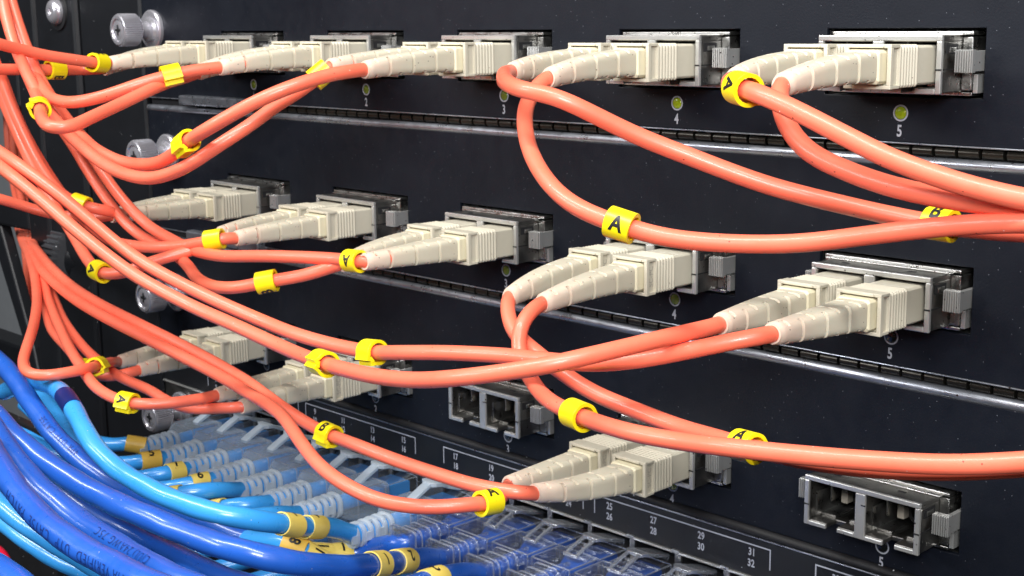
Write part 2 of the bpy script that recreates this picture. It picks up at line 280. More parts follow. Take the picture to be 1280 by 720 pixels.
# ------------------------------------------------------------------ cord paths (millimetres, world)
FP = {
 '14R': [(205.7, -22.0, -31.4), (206.4, -34.0, -32.0), (208.2, -45.5, -33.3), (208.0, -47.7, -34.4), (209.2, -51.3, -36.9), (212.8, -55.7, -39.5), (218.4, -60.5, -43.2), (224.9, -64.2, -46.9), (231.2, -66.1, -50.0), (237.0, -66.4, -52.0), (242.6, -65.0, -53.5), (248.2, -62.6, -54.9), (254.7, -59.1, -55.5), (262.0, -55.5, -55.4), (267.8, -54.1, -54.7), (273.8, -53.5, -53.5), (280.1, -53.8, -52.1), (288.6, -53.3, -50.4), (297.0, -53.9, -49.1), (304.7, -55.3, -48.2), (338.9, -61.7, -45.2), (378.0, -69.1, -42.7)],
 '14L': [(193.9, -22.0, -31.4), (195.4, -34.0, -31.7), (199.1, -45.5, -32.5), (207.1, -54.7, -32.5), (215.1, -61.9, -33.3), (222.0, -65.4, -34.1), (227.9, -63.9, -35.1), (231.8, -59.9, -37.7), (235.6, -54.8, -40.9), (242.6, -48.7, -44.6), (252.8, -42.8, -48.7), (263.8, -37.8, -51.4), (271.8, -37.2, -52.4), (280.2, -37.7, -52.9), (289.5, -38.3, -52.7), (298.0, -39.9, -52.1), (332.3, -46.3, -50.6), (371.6, -53.6, -49.8)],
 '15R': [(255.7, -22.0, -31.4), (255.9, -34.0, -31.9), (256.5, -45.5, -33.3), (257.5, -47.5, -34.1), (259.9, -50.0, -36.9), (263.4, -52.1, -39.9), (267.7, -53.5, -42.3), (273.6, -53.7, -44.2), (280.2, -54.3, -45.6), (288.9, -54.2, -46.6), (298.7, -53.3, -47.0), (305.5, -55.0, -46.7), (339.5, -63.3, -46.3), (378.3, -72.7, -46.7)],
 '15L': [(243.9, -22.0, -31.4), (245.0, -34.0, -31.8), (247.8, -45.5, -32.7), (251.6, -51.4, -32.9), (256.1, -56.3, -33.2), (261.3, -59.1, -33.5), (267.9, -59.6, -35.5), (273.9, -59.6, -37.8), (279.3, -59.0, -40.1), (282.9, -59.2, -41.4), (288.0, -58.0, -43.1), (293.1, -57.3, -44.4), (299.7, -55.6, -45.7), (305.4, -54.9, -46.2), (340.0, -50.6, -50.0), (379.6, -45.6, -55.2)],
 '25R': [(255.7, -22.0, -71.7), (255.8, -34.0, -71.5), (256.0, -45.5, -71.2), (255.4, -47.4, -71.3), (251.6, -50.8, -72.3), (245.4, -54.0, -74.3), (238.5, -56.5, -76.3), (230.9, -58.7, -77.8), (223.0, -60.0, -78.4), (214.0, -60.4, -79.1), (200.6, -62.9, -80.3), (188.2, -63.5, -82.2), (178.4, -62.1, -84.0), (167.6, -62.5, -84.4), (156.2, -63.6, -83.8), (145.1, -64.1, -82.6), (130.9, -67.6, -79.1), (116.3, -72.4, -73.8), (106.7, -73.8, -70.2), (91.8, -79.3, -60.0), (80.1, -82.5, -54.0), (72.1, -83.3, -51.4), (62.1, -86.0, -46.9), (31.1, -94.2, -33.8), (-4.3, -103.7, -19.8)],
 '25L': [(243.9, -22.0, -71.7), (244.5, -34.0, -71.6), (246.0, -45.5, -71.2), (246.6, -48.2, -71.1), (244.3, -55.1, -71.7), (242.2, -62.1, -72.4), (239.9, -68.6, -73.1), (236.4, -73.7, -74.2), (230.8, -76.7, -75.7), (221.1, -79.4, -78.0), (210.8, -78.9, -80.3), (198.7, -77.5, -82.1), (185.5, -75.9, -83.1), (172.9, -73.4, -83.8), (160.5, -71.1, -83.9), (145.7, -71.5, -82.0), (131.5, -72.9, -79.7), (116.5, -76.8, -74.6), (102.7, -80.7, -67.2), (90.8, -83.5, -60.4), (80.4, -85.2, -55.6), (72.1, -85.3, -53.1), (62.4, -86.4, -49.6), (29.6, -89.9, -38.8), (-7.8, -93.9, -27.3)],
 '24R': [(205.7, -22.0, -71.7), (205.9, -34.0, -72.2), (206.4, -45.5, -73.3), (207.7, -49.4, -73.8), (207.8, -52.3, -75.5), (208.1, -53.4, -78.4), (210.4, -54.5, -81.7), (216.0, -57.2, -84.2), (223.4, -61.0, -85.0), (231.9, -63.3, -85.2), (239.3, -64.9, -85.0), (246.5, -65.7, -84.7), (255.0, -65.6, -84.1), (263.6, -66.3, -82.9), (275.1, -64.6, -81.9), (285.8, -63.1, -80.7), (295.3, -61.3, -79.4), (303.4, -59.2, -77.7), (309.1, -58.6, -76.1), (342.5, -55.0, -67.3), (380.7, -51.0, -58.2)],
 '24L': [(193.9, -22.0, -71.7), (195.0, -34.0, -72.2), (197.8, -45.5, -73.4), (198.9, -46.8, -74.3), (200.9, -48.6, -76.2), (204.0, -50.0, -78.3), (208.7, -50.9, -79.9), (216.1, -51.3, -82.7), (224.7, -51.9, -85.0), (234.7, -52.0, -86.3), (244.4, -52.4, -87.1), (252.3, -54.1, -86.6), (259.9, -56.7, -85.8), (270.3, -57.2, -85.4), (281.8, -56.3, -84.3), (292.0, -55.0, -82.5), (300.7, -53.2, -80.4), (306.7, -52.9, -78.6), (340.1, -51.0, -69.4), (378.3, -48.9, -59.8)],
 '23R': [(155.7, -22.0, -71.7), (155.6, -34.0, -71.7), (155.2, -45.5, -71.8), (151.7, -45.2, -72.0), (146.1, -45.7, -72.2), (135.7, -48.5, -72.6), (123.8, -50.6, -73.5), (111.0, -51.7, -74.8), (98.8, -51.5, -74.7), (88.5, -50.3, -73.7), (79.2, -50.8, -71.5), (72.7, -51.4, -68.3), (67.8, -52.9, -63.9), (62.9, -54.4, -58.2), (54.8, -54.0, -52.4), (41.1, -52.0, -46.3), (25.3, -50.0, -37.6), (14.6, -49.0, -27.0), (9.5, -49.4, -16.6), (7.8, -49.9, -8.1), (0.7, -52.0, 25.1), (-7.3, -54.3, 62.2)],
 '23L': [(143.9, -22.0, -71.7), (145.1, -34.0, -72.1), (148.1, -45.5, -73.0), (145.1, -45.0, -73.8), (140.6, -49.7, -75.8), (135.1, -55.8, -77.0), (129.7, -58.9, -78.5), (122.0, -60.0, -79.3), (113.0, -58.8, -78.9), (103.6, -55.4, -77.7), (93.1, -52.0, -76.8), (82.2, -50.2, -75.7), (73.2, -49.7, -74.6), (66.3, -50.5, -71.6), (59.7, -51.9, -65.6), (52.7, -52.4, -59.5), (43.6, -51.6, -53.4), (31.8, -50.5, -47.0), (18.8, -50.0, -37.7), (9.9, -49.9, -27.0), (6.8, -50.1, -16.5), (6.6, -51.1, -8.1), (5.8, -55.2, 25.7), (4.9, -59.9, 63.4)],
 '22R': [(105.7, -22.0, -71.7), (106.3, -34.0, -71.8), (107.8, -45.5, -71.9), (107.9, -48.1, -71.5), (106.3, -50.2, -71.6), (102.0, -51.2, -72.9), (90.9, -55.2, -74.6), (79.5, -56.7, -75.2), (69.6, -56.4, -75.0), (61.0, -56.6, -72.6), (53.9, -57.6, -68.8), (47.6, -59.6, -61.6), (42.6, -62.3, -52.7), (40.0, -64.9, -43.6), (39.9, -67.1, -35.6), (39.5, -70.6, -26.8), (37.8, -83.5, 4.7), (35.9, -98.3, 39.8)],
 '22L': [(93.9, -22.0, -71.7), (95.9, -34.0, -71.7), (100.7, -45.5, -71.7), (101.0, -48.1, -73.6), (98.1, -54.3, -75.4), (94.5, -60.1, -77.1), (91.5, -63.6, -79.1), (86.9, -66.3, -80.0), (81.4, -66.5, -79.7), (74.3, -65.4, -77.6), (66.4, -63.7, -74.4), (59.0, -62.8, -70.4), (52.3, -63.6, -63.9), (47.1, -65.6, -54.6), (44.2, -67.8, -45.3), (43.1, -69.9, -37.4), (41.4, -72.6, -28.7), (35.2, -82.9, 3.2), (28.2, -94.7, 38.8)],
 '21R': [(55.7, -22.0, -71.7), (56.3, -34.0, -71.5), (57.7, -45.5, -70.9), (62.6, -50.1, -69.6), (63.9, -54.6, -68.4), (62.4, -57.6, -67.4), (60.2, -58.7, -66.9), (57.1, -59.8, -66.1), (53.5, -61.3, -63.6), (49.3, -63.7, -56.8), (46.3, -66.1, -48.3), (44.2, -68.2, -39.8), (43.1, -69.7, -32.6), (41.6, -71.4, -24.8), (35.3, -78.8, 7.8), (28.1, -87.3, 44.2)],
 '21L': [(43.9, -22.0, -71.7), (45.6, -34.0, -71.8), (49.9, -45.5, -72.1), (47.4, -46.5, -72.4), (43.8, -48.7, -72.7), (39.1, -51.9, -72.4), (34.7, -56.3, -71.3), (31.8, -61.3, -69.1), (31.1, -66.2, -67.2), (29.1, -73.4, -64.5), (20.2, -105.1, -53.3), (10.1, -141.2, -41.4)],
 '11R': [(55.7, -22.0, -31.4), (55.2, -34.0, -31.9), (54.0, -45.5, -33.0), (56.1, -49.3, -32.8), (56.9, -55.8, -31.8), (57.1, -63.7, -30.5), (57.6, -71.2, -28.6), (59.4, -76.6, -27.4), (59.3, -82.9, -25.4), (58.3, -116.4, -16.3), (57.3, -154.7, -6.8)],
 '11L': [(43.9, -22.0, -31.4), (46.1, -34.0, -32.2), (51.3, -45.5, -34.3), (48.0, -47.0, -34.6), (46.4, -50.7, -34.5), (47.8, -55.5, -34.4), (48.4, -63.7, -34.0), (50.1, -71.9, -33.7), (51.6, -80.3, -33.3), (57.6, -114.7, -32.3), (64.6, -154.1, -32.1)],
 '12R': [(105.7, -22.0, -31.4), (105.5, -34.0, -31.9), (104.9, -45.5, -33.2), (103.6, -49.8, -33.5), (101.3, -55.8, -34.6), (99.7, -60.3, -35.7), (97.4, -64.4, -37.2), (94.0, -68.3, -38.9), (87.2, -71.9, -40.3), (77.2, -72.2, -39.9), (64.4, -68.8, -37.1), (52.2, -64.5, -34.1), (43.2, -62.5, -26.3), (39.4, -63.3, -17.1), (40.2, -65.1, -9.5), (43.8, -72.9, 23.5), (47.9, -81.8, 60.2)],
 '12L': [(93.9, -22.0, -31.4), (94.5, -34.0, -32.2), (95.9, -45.5, -34.3), (96.7, -48.7, -35.3), (97.8, -53.4, -36.0), (100.7, -59.0, -37.0), (102.3, -69.2, -40.3), (105.5, -78.2, -42.7), (107.6, -84.4, -44.3), (105.9, -86.7, -44.2), (98.8, -85.3, -43.1), (86.3, -79.8, -41.5), (69.2, -72.4, -39.1), (51.2, -66.4, -33.5), (38.6, -63.4, -25.3), (34.0, -62.9, -17.0), (34.2, -64.0, -9.2), (35.2, -68.8, 24.4), (36.3, -74.4, 62.0)],
 '13R': [(155.7, -22.0, -31.4), (156.1, -34.0, -31.8), (157.2, -45.5, -32.8), (157.8, -48.9, -32.9), (156.8, -54.8, -33.7), (155.2, -60.7, -35.3), (152.1, -65.7, -37.5), (147.3, -69.4, -40.4), (140.4, -72.1, -44.0), (133.6, -71.7, -46.4), (126.0, -71.2, -49.8), (118.2, -70.3, -52.0), (110.5, -69.9, -52.8), (102.6, -70.3, -52.6), (93.8, -70.8, -50.7), (84.2, -69.3, -48.3), (71.6, -67.1, -44.0), (58.3, -65.6, -36.5), (49.3, -65.0, -26.9), (44.6, -65.3, -17.2), (42.5, -65.5, -9.6), (33.3, -66.5, 23.2), (22.7, -67.6, 59.7)],
 '13L': [(143.9, -22.0, -31.4), (144.4, -34.0, -31.7), (145.7, -45.5, -32.5), (144.8, -46.7, -33.9), (142.9, -50.2, -36.9), (142.0, -55.3, -39.4), (141.2, -62.3, -43.6), (138.8, -67.8, -47.1), (133.6, -71.2, -50.9), (127.5, -72.1, -53.2), (119.9, -73.1, -54.8), (111.8, -73.7, -54.6), (102.9, -74.0, -53.0), (92.8, -73.8, -49.8), (81.5, -72.9, -45.8), (68.7, -71.6, -39.1), (55.9, -69.9, -29.8), (46.6, -68.0, -19.2), (41.3, -66.8, -9.5), (24.5, -63.0, 19.9), (5.2, -58.7, 52.7)],
 '31L': [(43.9, -22.0, -111.8), (45.4, -34.0, -111.6), (48.9, -45.5, -111.1), (57.0, -52.3, -108.6), (63.3, -59.0, -107.3), (68.1, -64.2, -106.1), (67.8, -71.6, -106.2), (65.4, -75.9, -106.2), (60.8, -76.3, -105.8), (54.1, -73.8, -105.0), (45.7, -68.6, -103.2), (34.6, -61.7, -101.4), (19.8, -53.3, -98.3), (0.9, -44.5, -95.2), (-41.7, -26.4, -95.4), (-96.5, -3.0, -99.9), (-122.9, 8.0, -100.7), (-164.9, 26.0, -102.8), (-220.3, 50.0, -104.3)],
 '31R': [(55.7, -22.0, -111.8), (56.7, -34.0, -111.7), (59.3, -45.5, -111.5), (59.0, -47.9, -111.8), (57.6, -51.3, -112.3), (54.7, -53.8, -112.5), (50.6, -54.7, -111.8), (44.6, -54.9, -109.6), (37.8, -53.9, -107.7), (26.9, -52.9, -104.5), (13.4, -47.8, -100.0), (-4.1, -40.8, -96.4), (-41.0, -25.7, -95.4), (-94.5, -3.0, -99.7), (-120.8, 8.0, -100.5), (-162.7, 26.0, -102.6), (-217.8, 50.0, -104.0)],
 '32L': [(93.9, -22.0, -111.8), (94.5, -34.0, -111.7), (96.1, -45.5, -111.3), (97.7, -50.9, -110.8), (94.7, -59.8, -110.8), (91.4, -64.2, -110.5), (85.1, -65.8, -110.2), (75.3, -65.7, -109.2), (64.1, -63.1, -107.4), (51.0, -59.7, -104.9), (36.1, -55.1, -101.8), (18.7, -49.1, -98.7), (-1.0, -41.2, -95.9), (-40.2, -24.9, -95.4), (-92.0, -3.0, -99.4), (-118.1, 8.0, -100.2), (-159.7, 26.0, -102.3), (-214.6, 50.0, -103.7)],
 '32R': [(105.7, -22.0, -111.8), (106.0, -34.0, -111.9), (106.7, -45.5, -112.1), (99.7, -46.8, -113.5), (91.2, -49.3, -114.8), (82.4, -50.3, -114.7), (73.3, -50.4, -113.3), (64.3, -50.9, -112.6), (56.0, -51.3, -111.5), (48.1, -51.4, -109.4), (39.8, -50.8, -107.4), (28.4, -49.6, -103.2), (14.8, -45.4, -100.2), (-2.8, -38.9, -96.5), (-39.1, -23.9, -95.9), (-88.1, -3.0, -99.0), (-114.0, 8.0, -99.8), (-155.3, 26.0, -101.8), (-209.7, 50.0, -103.3)],
 '34R': [(205.7, -22.0, -111.8), (205.2, -34.0, -111.2), (204.1, -45.5, -109.6), (204.4, -48.4, -108.6), (202.6, -49.7, -108.6), (194.5, -51.3, -108.9), (183.7, -51.7, -109.0), (172.2, -52.2, -108.8), (160.7, -53.2, -107.9), (151.2, -52.9, -107.8), (141.7, -52.4, -107.0), (131.6, -52.4, -104.8), (122.7, -51.5, -103.3), (113.5, -49.6, -102.8), (97.4, -50.0, -100.1), (73.7, -52.2, -96.0), (49.8, -50.1, -94.6), (25.1, -45.3, -93.8), (0.4, -39.0, -92.5), (-40.2, -24.3, -93.4), (-90.7, -3.0, -99.3), (-116.7, 8.0, -100.1), (-158.2, 26.0, -102.1), (-212.9, 50.0, -103.6)],
 '34L': [(193.9, -22.0, -111.8), (194.8, -34.0, -111.2), (197.0, -45.5, -109.8), (199.7, -48.6, -109.7), (201.4, -51.8, -109.9), (201.7, -54.7, -109.7), (201.3, -57.5, -109.2), (197.0, -63.4, -109.4), (192.8, -67.0, -109.2), (187.0, -69.1, -108.9), (179.2, -70.0, -107.8), (170.9, -69.3, -106.5), (162.8, -67.1, -105.1), (155.0, -64.2, -104.0), (146.5, -61.2, -102.8), (136.9, -58.7, -102.6), (126.1, -55.5, -103.2), (110.4, -53.0, -102.5), (85.6, -53.7, -99.1), (56.5, -53.7, -95.8), (29.9, -48.4, -95.4), (2.6, -41.9, -94.0), (-41.0, -25.6, -94.9), (-94.5, -3.0, -99.7), (-120.8, 8.0, -100.5), (-162.7, 26.0, -102.6), (-217.8, 50.0, -104.0)]}
EP = {
 '17': (4.5, [(131.3, -8.0, -141.0), (131.3, -20.0, -141.0), (131.3, -32.0, -141.0), (133.0, -38.8, -136.8), (134.4, -46.0, -134.5), (137.8, -54.5, -130.7), (138.1, -63.2, -127.2), (134.1, -69.4, -125.3), (125.4, -73.7, -123.7), (114.2, -76.7, -121.5), (103.9, -78.2, -118.8), (95.3, -78.2, -115.3), (87.5, -76.6, -112.4), (78.4, -74.4, -110.4), (67.5, -71.7, -110.0), (54.4, -69.6, -111.0), (40.2, -67.8, -114.4), (24.7, -66.6, -119.7)]),
 '15': (4.1, [(111.2, -8.0, -141.0), (111.2, -20.0, -141.0), (111.2, -32.0, -141.0), (114.0, -43.0, -137.3), (112.2, -48.6, -137.5), (105.8, -53.2, -138.3), (94.8, -57.4, -138.0), (81.5, -60.3, -136.1), (66.7, -62.9, -132.8), (54.4, -62.4, -128.9), (43.6, -59.9, -126.1), (31.9, -57.5, -123.7), (19.2, -55.2, -122.5), (5.1, -53.2, -121.3)]),
 '13': (4.1, [(98.4, -8.0, -141.0), (98.4, -20.0, -141.0), (98.4, -32.0, -141.0), (100.9, -38.8, -139.5), (98.5, -41.8, -139.3), (92.5, -45.0, -141.2), (82.4, -48.1, -143.6), (68.3, -51.3, -143.8), (51.1, -55.4, -141.9), (32.7, -59.5, -138.6), (13.3, -63.8, -133.9)]),
 '11': (4.1, [(85.6, -8.0, -141.0), (85.6, -20.0, -141.0), (85.6, -32.0, -141.0), (88.8, -41.3, -137.9), (86.5, -47.9, -137.4), (83.0, -51.5, -138.4), (74.6, -54.5, -140.1), (60.6, -58.0, -139.7), (43.1, -62.2, -136.7), (23.0, -68.0, -132.0)]),
 '9': (4.1, [(72.8, -8.0, -141.0), (72.8, -20.0, -141.0), (72.8, -32.0, -141.0), (73.6, -37.8, -140.3), (70.4, -41.8, -141.3), (64.4, -46.6, -142.5), (52.5, -51.5, -141.5), (35.5, -56.3, -138.0), (14.8, -62.2, -133.9)]),
 '7': (4.1, [(60.3, -8.0, -141.0), (60.3, -20.0, -141.0), (60.3, -32.0, -141.0), (62.6, -39.7, -139.8), (58.5, -45.5, -140.9), (52.1, -49.0, -141.8), (39.9, -51.8, -141.0), (23.0, -54.8, -138.4), (2.9, -59.2, -134.7)]),
 '5': (4.1, [(48.0, -8.0, -141.0), (48.0, -20.0, -141.0), (48.0, -32.0, -141.0), (50.1, -38.2, -139.4), (46.7, -42.4, -140.3), (41.3, -45.5, -141.1), (31.9, -47.5, -139.9), (18.1, -49.8, -135.9), (2.8, -51.6, -130.3)]),
 '3': (4.1, [(35.2, -8.0, -141.0), (35.2, -20.0, -141.0), (35.2, -32.0, -141.0), (35.2, -34.4, -138.7), (30.4, -37.0, -139.9), (25.6, -39.4, -140.4), (17.6, -41.3, -139.1), (6.8, -41.6, -134.0), (-3.9, -41.1, -130.1), (-15.9, -42.6, -127.1)]),
 '21': (4.8, [(156.9, -8.0, -141.0), (156.9, -20.0, -141.0), (156.9, -28.0, -141.0), (159.2, -34.4, -138.2), (161.4, -42.9, -135.8), (167.7, -54.3, -131.4), (172.1, -67.7, -126.7), (173.6, -77.9, -122.5), (170.4, -84.5, -120.0), (163.4, -87.7, -119.0), (153.9, -89.1, -118.8), (141.6, -91.9, -117.4), (131.7, -93.2, -116.6), (121.0, -95.9, -114.1), (111.7, -97.6, -111.4), (101.9, -99.3, -107.4), (92.4, -100.3, -102.9)]),
 '19': (4.8, [(144.1, -8.0, -141.0), (144.1, -20.0, -141.0), (144.1, -28.0, -141.0), (137.6, -28.2, -142.8), (131.4, -29.3, -145.8), (128.7, -34.3, -146.1), (126.7, -41.1, -144.5), (122.2, -48.9, -141.8), (111.5, -58.9, -136.2), (99.0, -67.7, -130.7), (89.2, -72.3, -127.3), (80.9, -73.8, -124.1), (71.1, -75.3, -119.8), (63.1, -74.7, -116.9), (54.9, -73.8, -114.0), (46.4, -73.0, -110.8), (38.0, -72.3, -108.6), (29.6, -72.1, -106.9)]),
 '23': (4.8, [(169.7, -8.0, -141.0), (169.7, -20.0, -141.0), (169.7, -28.0, -141.0), (171.3, -35.0, -137.9), (173.0, -44.3, -136.3), (175.5, -56.8, -134.1), (171.2, -71.1, -132.7), (159.8, -83.3, -128.6), (151.4, -86.8, -126.4), (143.6, -86.8, -126.3), (133.3, -87.7, -125.4), (122.8, -89.0, -124.4), (114.6, -89.5, -123.6), (106.6, -90.9, -121.1), (99.0, -92.4, -117.7), (90.2, -94.7, -112.7), (82.2, -96.3, -108.5)]),
 '25': (4.8, [(182.2, -8.0, -141.0), (182.2, -20.0, -141.0), (182.2, -28.0, -141.0), (193.7, -43.6, -132.8), (197.9, -61.8, -129.3), (196.2, -80.7, -126.2), (188.0, -94.8, -121.5), (178.1, -101.1, -119.1), (168.3, -102.4, -118.6), (158.8, -101.7, -119.1), (147.9, -102.0, -118.3), (137.2, -102.7, -116.8), (127.0, -103.8, -113.9), (118.6, -104.4, -110.8), (110.7, -104.5, -107.1), (102.6, -104.7, -102.6)]),
 '27': (4.8, [(194.9, -8.0, -141.0), (194.9, -20.0, -141.0), (194.9, -28.0, -141.0), (211.7, -48.7, -129.6), (213.5, -75.5, -125.5), (210.3, -96.3, -121.2), (202.0, -108.5, -116.1), (191.9, -113.5, -112.2), (182.8, -114.7, -111.9), (174.4, -114.3, -112.3), (164.5, -114.8, -112.0), (154.0, -115.2, -110.9), (143.8, -114.5, -109.6), (133.0, -113.5, -107.1), (122.6, -111.5, -105.2), (111.4, -109.4, -102.4)]),
 'L2': (4.5, [(89.4, -103.9, -119.8), (95.2, -102.2, -122.1), (100.2, -101.9, -123.1), (105.7, -101.2, -124.7), (110.5, -100.1, -126.2), (115.3, -98.9, -127.4), (121.8, -97.0, -129.3), (129.4, -94.1, -132.2), (136.4, -91.0, -135.4)]),
 'L3': (4.5, [(54.0, -88.5, -138.2), (64.5, -87.3, -139.9), (71.8, -86.9, -140.9), (77.7, -85.9, -142.7), (84.6, -83.7, -145.0), (91.9, -81.8, -146.0), (99.7, -79.4, -147.0), (106.3, -77.1, -148.8)]),
 'D6': (4.8, [(137.0, -124.0, -117.6), (147.1, -123.9, -116.6), (156.4, -124.5, -116.4), (166.3, -124.3, -117.5)]),
 '18': (4.3, [(131.3, -8.0, -154.8), (131.3, -20.0, -154.8), (131.3, -32.0, -154.8), (136.6, -45.9, -141.6), (136.1, -48.7, -139.1), (132.1, -51.2, -137.6), (122.4, -53.3, -138.9), (107.2, -54.3, -141.1), (85.8, -56.8, -143.5), (60.3, -60.5, -146.0), (32.4, -64.6, -147.5)]),
 'RD': (4.2, [(-87.5, -38.4, -199.0), (-68.4, -37.9, -196.9), (-55.1, -38.2, -195.9), (-48.4, -39.2, -197.7), (-44.5, -41.5, -210.9)])}
def resample(pts, step=1.2):
    P = [Vector(p) for p in pts]
    P = [P[0]*2-P[1]]+P+[P[-1]*2-P[-2]]
    out = []
    for i in range(1, len(P)-2):
        p0, p1, p2, p3 = P[i-1:i+3]
        n = max(2, int((p2-p1).length/step))
        t0 = 0; t1 = t0+max((p1-p0).length, 1e-3)**.5; t2 = t1+max((p2-p1).length, 1e-3)**.5; t3 = t2+max((p3-p2).length, 1e-3)**.5
        for j in range(n):
            t = t1+(t2-t1)*j/n
            A1 = p0*((t1-t)/(t1-t0))+p1*((t-t0)/(t1-t0)); A2 = p1*((t2-t)/(t2-t1))+p2*((t-t1)/(t2-t1)); A3 = p2*((t3-t)/(t3-t2))+p3*((t-t2)/(t3-t2))
            B1 = A1*((t2-t)/(t2-t0))+A2*((t-t0)/(t2-t0)); B2 = A2*((t3-t)/(t3-t1))+A3*((t-t1)/(t3-t1))
            out.append(B1*((t2-t)/(t2-t1))+B2*((t-t1)/(t2-t1)))
    out.append(P[-2].copy())
    for _ in range(6):
        q = [p.copy() for p in out]
        for i in range(1, len(out)-1): q[i] = out[i]*.5+(out[i-1]+out[i+1])*.25
        out = q
    return out
def frames(P):
    T = [(P[min(i+1, len(P)-1)]-P[max(i-1, 0)]).normalized() for i in range(len(P))]
    u = T[0].cross(Vector((0, 0, 1))).normalized(); F = []
    for i in range(len(P)):
        u = (u-T[i]*u.dot(T[i])).normalized(); F.append((T[i], u, T[i].cross(u)))
    return F
def sweep(P, r, n=24, ridge=0.0, wob=0.0, seed=0, tw=0.0):
    F = frames(P); rings = []; d = 0
    rnd = random.Random(seed); ph = [rnd.uniform(0, 6.28) for _ in range(4)]; k1 = rnd.uniform(.35, .5)
    for i, p in enumerate(P):
        if i: d += (P[i]-P[i-1]).length
        T, u, v = F[i]; ring = []
        for j in range(n):
            a = 2*PI*j/n
            rr = r
            if wob: rr *= 1+wob*(math.sin(k1*d+2*a+ph[0])+.6*math.sin(.23*d+a+ph[1])+.5*math.sin(.8*d-a*2+ph[2]))
            if ridge and j in (0, ): rr += ridge
            aa = a+tw*d
            ring.append(p+(u*math.cos(aa)+v*math.sin(aa))*rr)
        rings.append(ring)
    return MB().loft(rings)
def nearest(P, q):
    q = Vector(q); return min(range(len(P)), key=lambda i: (P[i]-q).length_squared)
# ================================================================== SETTING
o = obj('wall', MB().box(-900, -60, 300, 306, -600, 300).mesh('wall', M['wall'])); tag(o, None, None, kind='structure')
# ---- rack
rk = thing('rack_frame', 'black steel rack frame with cable openings at the left edge', 'rack frame', (-60, 0, -60))
RK = Vector((-60, 0, -60))
def rk_part(name, mb, mat, bev=.4, sm=False): return obj(name, mb.mesh(name, mat, sm), rk, -RK, bev)
rk_part('side_flange', MB().box(-47.6, -9.2, -.4, 6, -330, 60), M['rack'], .8)
rk_part('rail_backing', MB().box(-53, -46, 5, 9, -330, 60), M['black'])
rk_part('post', MB().box(-79, -50.6, -.8, 10, -330, 60), M['rack'], 1.5)
g = MB()
g.box(-92.5, -77, -2.2, 1.5, -330, 60)
g.box(-190, -92.5, -2.2, 1.5, -52, 60); g.box(-190, -92.5, -2.2, 1.5, -95.5, -86.8)
rk_part('guide_plate', g, M['rack'], 1.2)
rk_part('black_backdrop', MB().box(-330, -60, 14, 18, -420, -181), M['black'], .5)  # added black sheet, hides the pale wall and keeps the lower gap dark
d = MB(); d.loft([[(-128, y, -95.6), (-117.5, y, -95.6), (-97.5, y, -139), (-94, y, -152), (-99.5, y, -152), (-103.5, y, -141)] for y in (-2, 2.5)])
rk_part('guide_finger', d, M['rack'], .8)
rk_part('cross_bar', MB().box(-300, -92, 40, 52, -175, -163), M['rack'], 1)
s = MB(); s.cyl((-61, -.9, -19), (0, -1, 0), [(0, 4.3), (1.4, 4.3), (2.6, 3.6), (3.2, 2.4), (3.2, 1.2), (2.2, .9), (1.6, .3)], 28, cap0=False)
rk_part('mounting_screw', s, M['chrome'], 0, 40)
s = MB(); s.cyl((-61, -.85, -19), (0, -1, 0), [(0, 6.2), (.6, 6.0), (.6, 4)], 28); rk_part('washer', s, M['black'], 0, 40)
class K:
    rmin = 10.5
    def __call__(s, j): return 1.0 if j % 4 < 2 else .94
def wheel():
    m = MB(); kw = K()
    m.cyl((-77, 6, -104), (1, 0, 0), [(0, 11), (.5, 13), (8.5, 13), (9.2, 10.4)], 160, wob=kw); return m
wh = rk_part('thumb_wheel', wheel(), M['rubber'], 0, 30)
hb = obj('hub', MB().cyl((-67.8, 6, -104), (1, 0, 0), [(0, 8), (1, 8), (2.6, 7), (14, 6.4), (15, 5)], 40).mesh('hub', M['rack'], 40), wh)
rk_part('dark_backing', MB().box(-176, -95, 48, 52, -94, 20), M['black'], .5)  # added dark sheet standing for the shade behind the upper opening
s = MB(); s.cyl((-144.5, 24, -30), (0, 0, -1), [(0, 1.2), (120, 1.2)], 16); rk_part('guide_rod', s, M['nickel'], 0, 40)

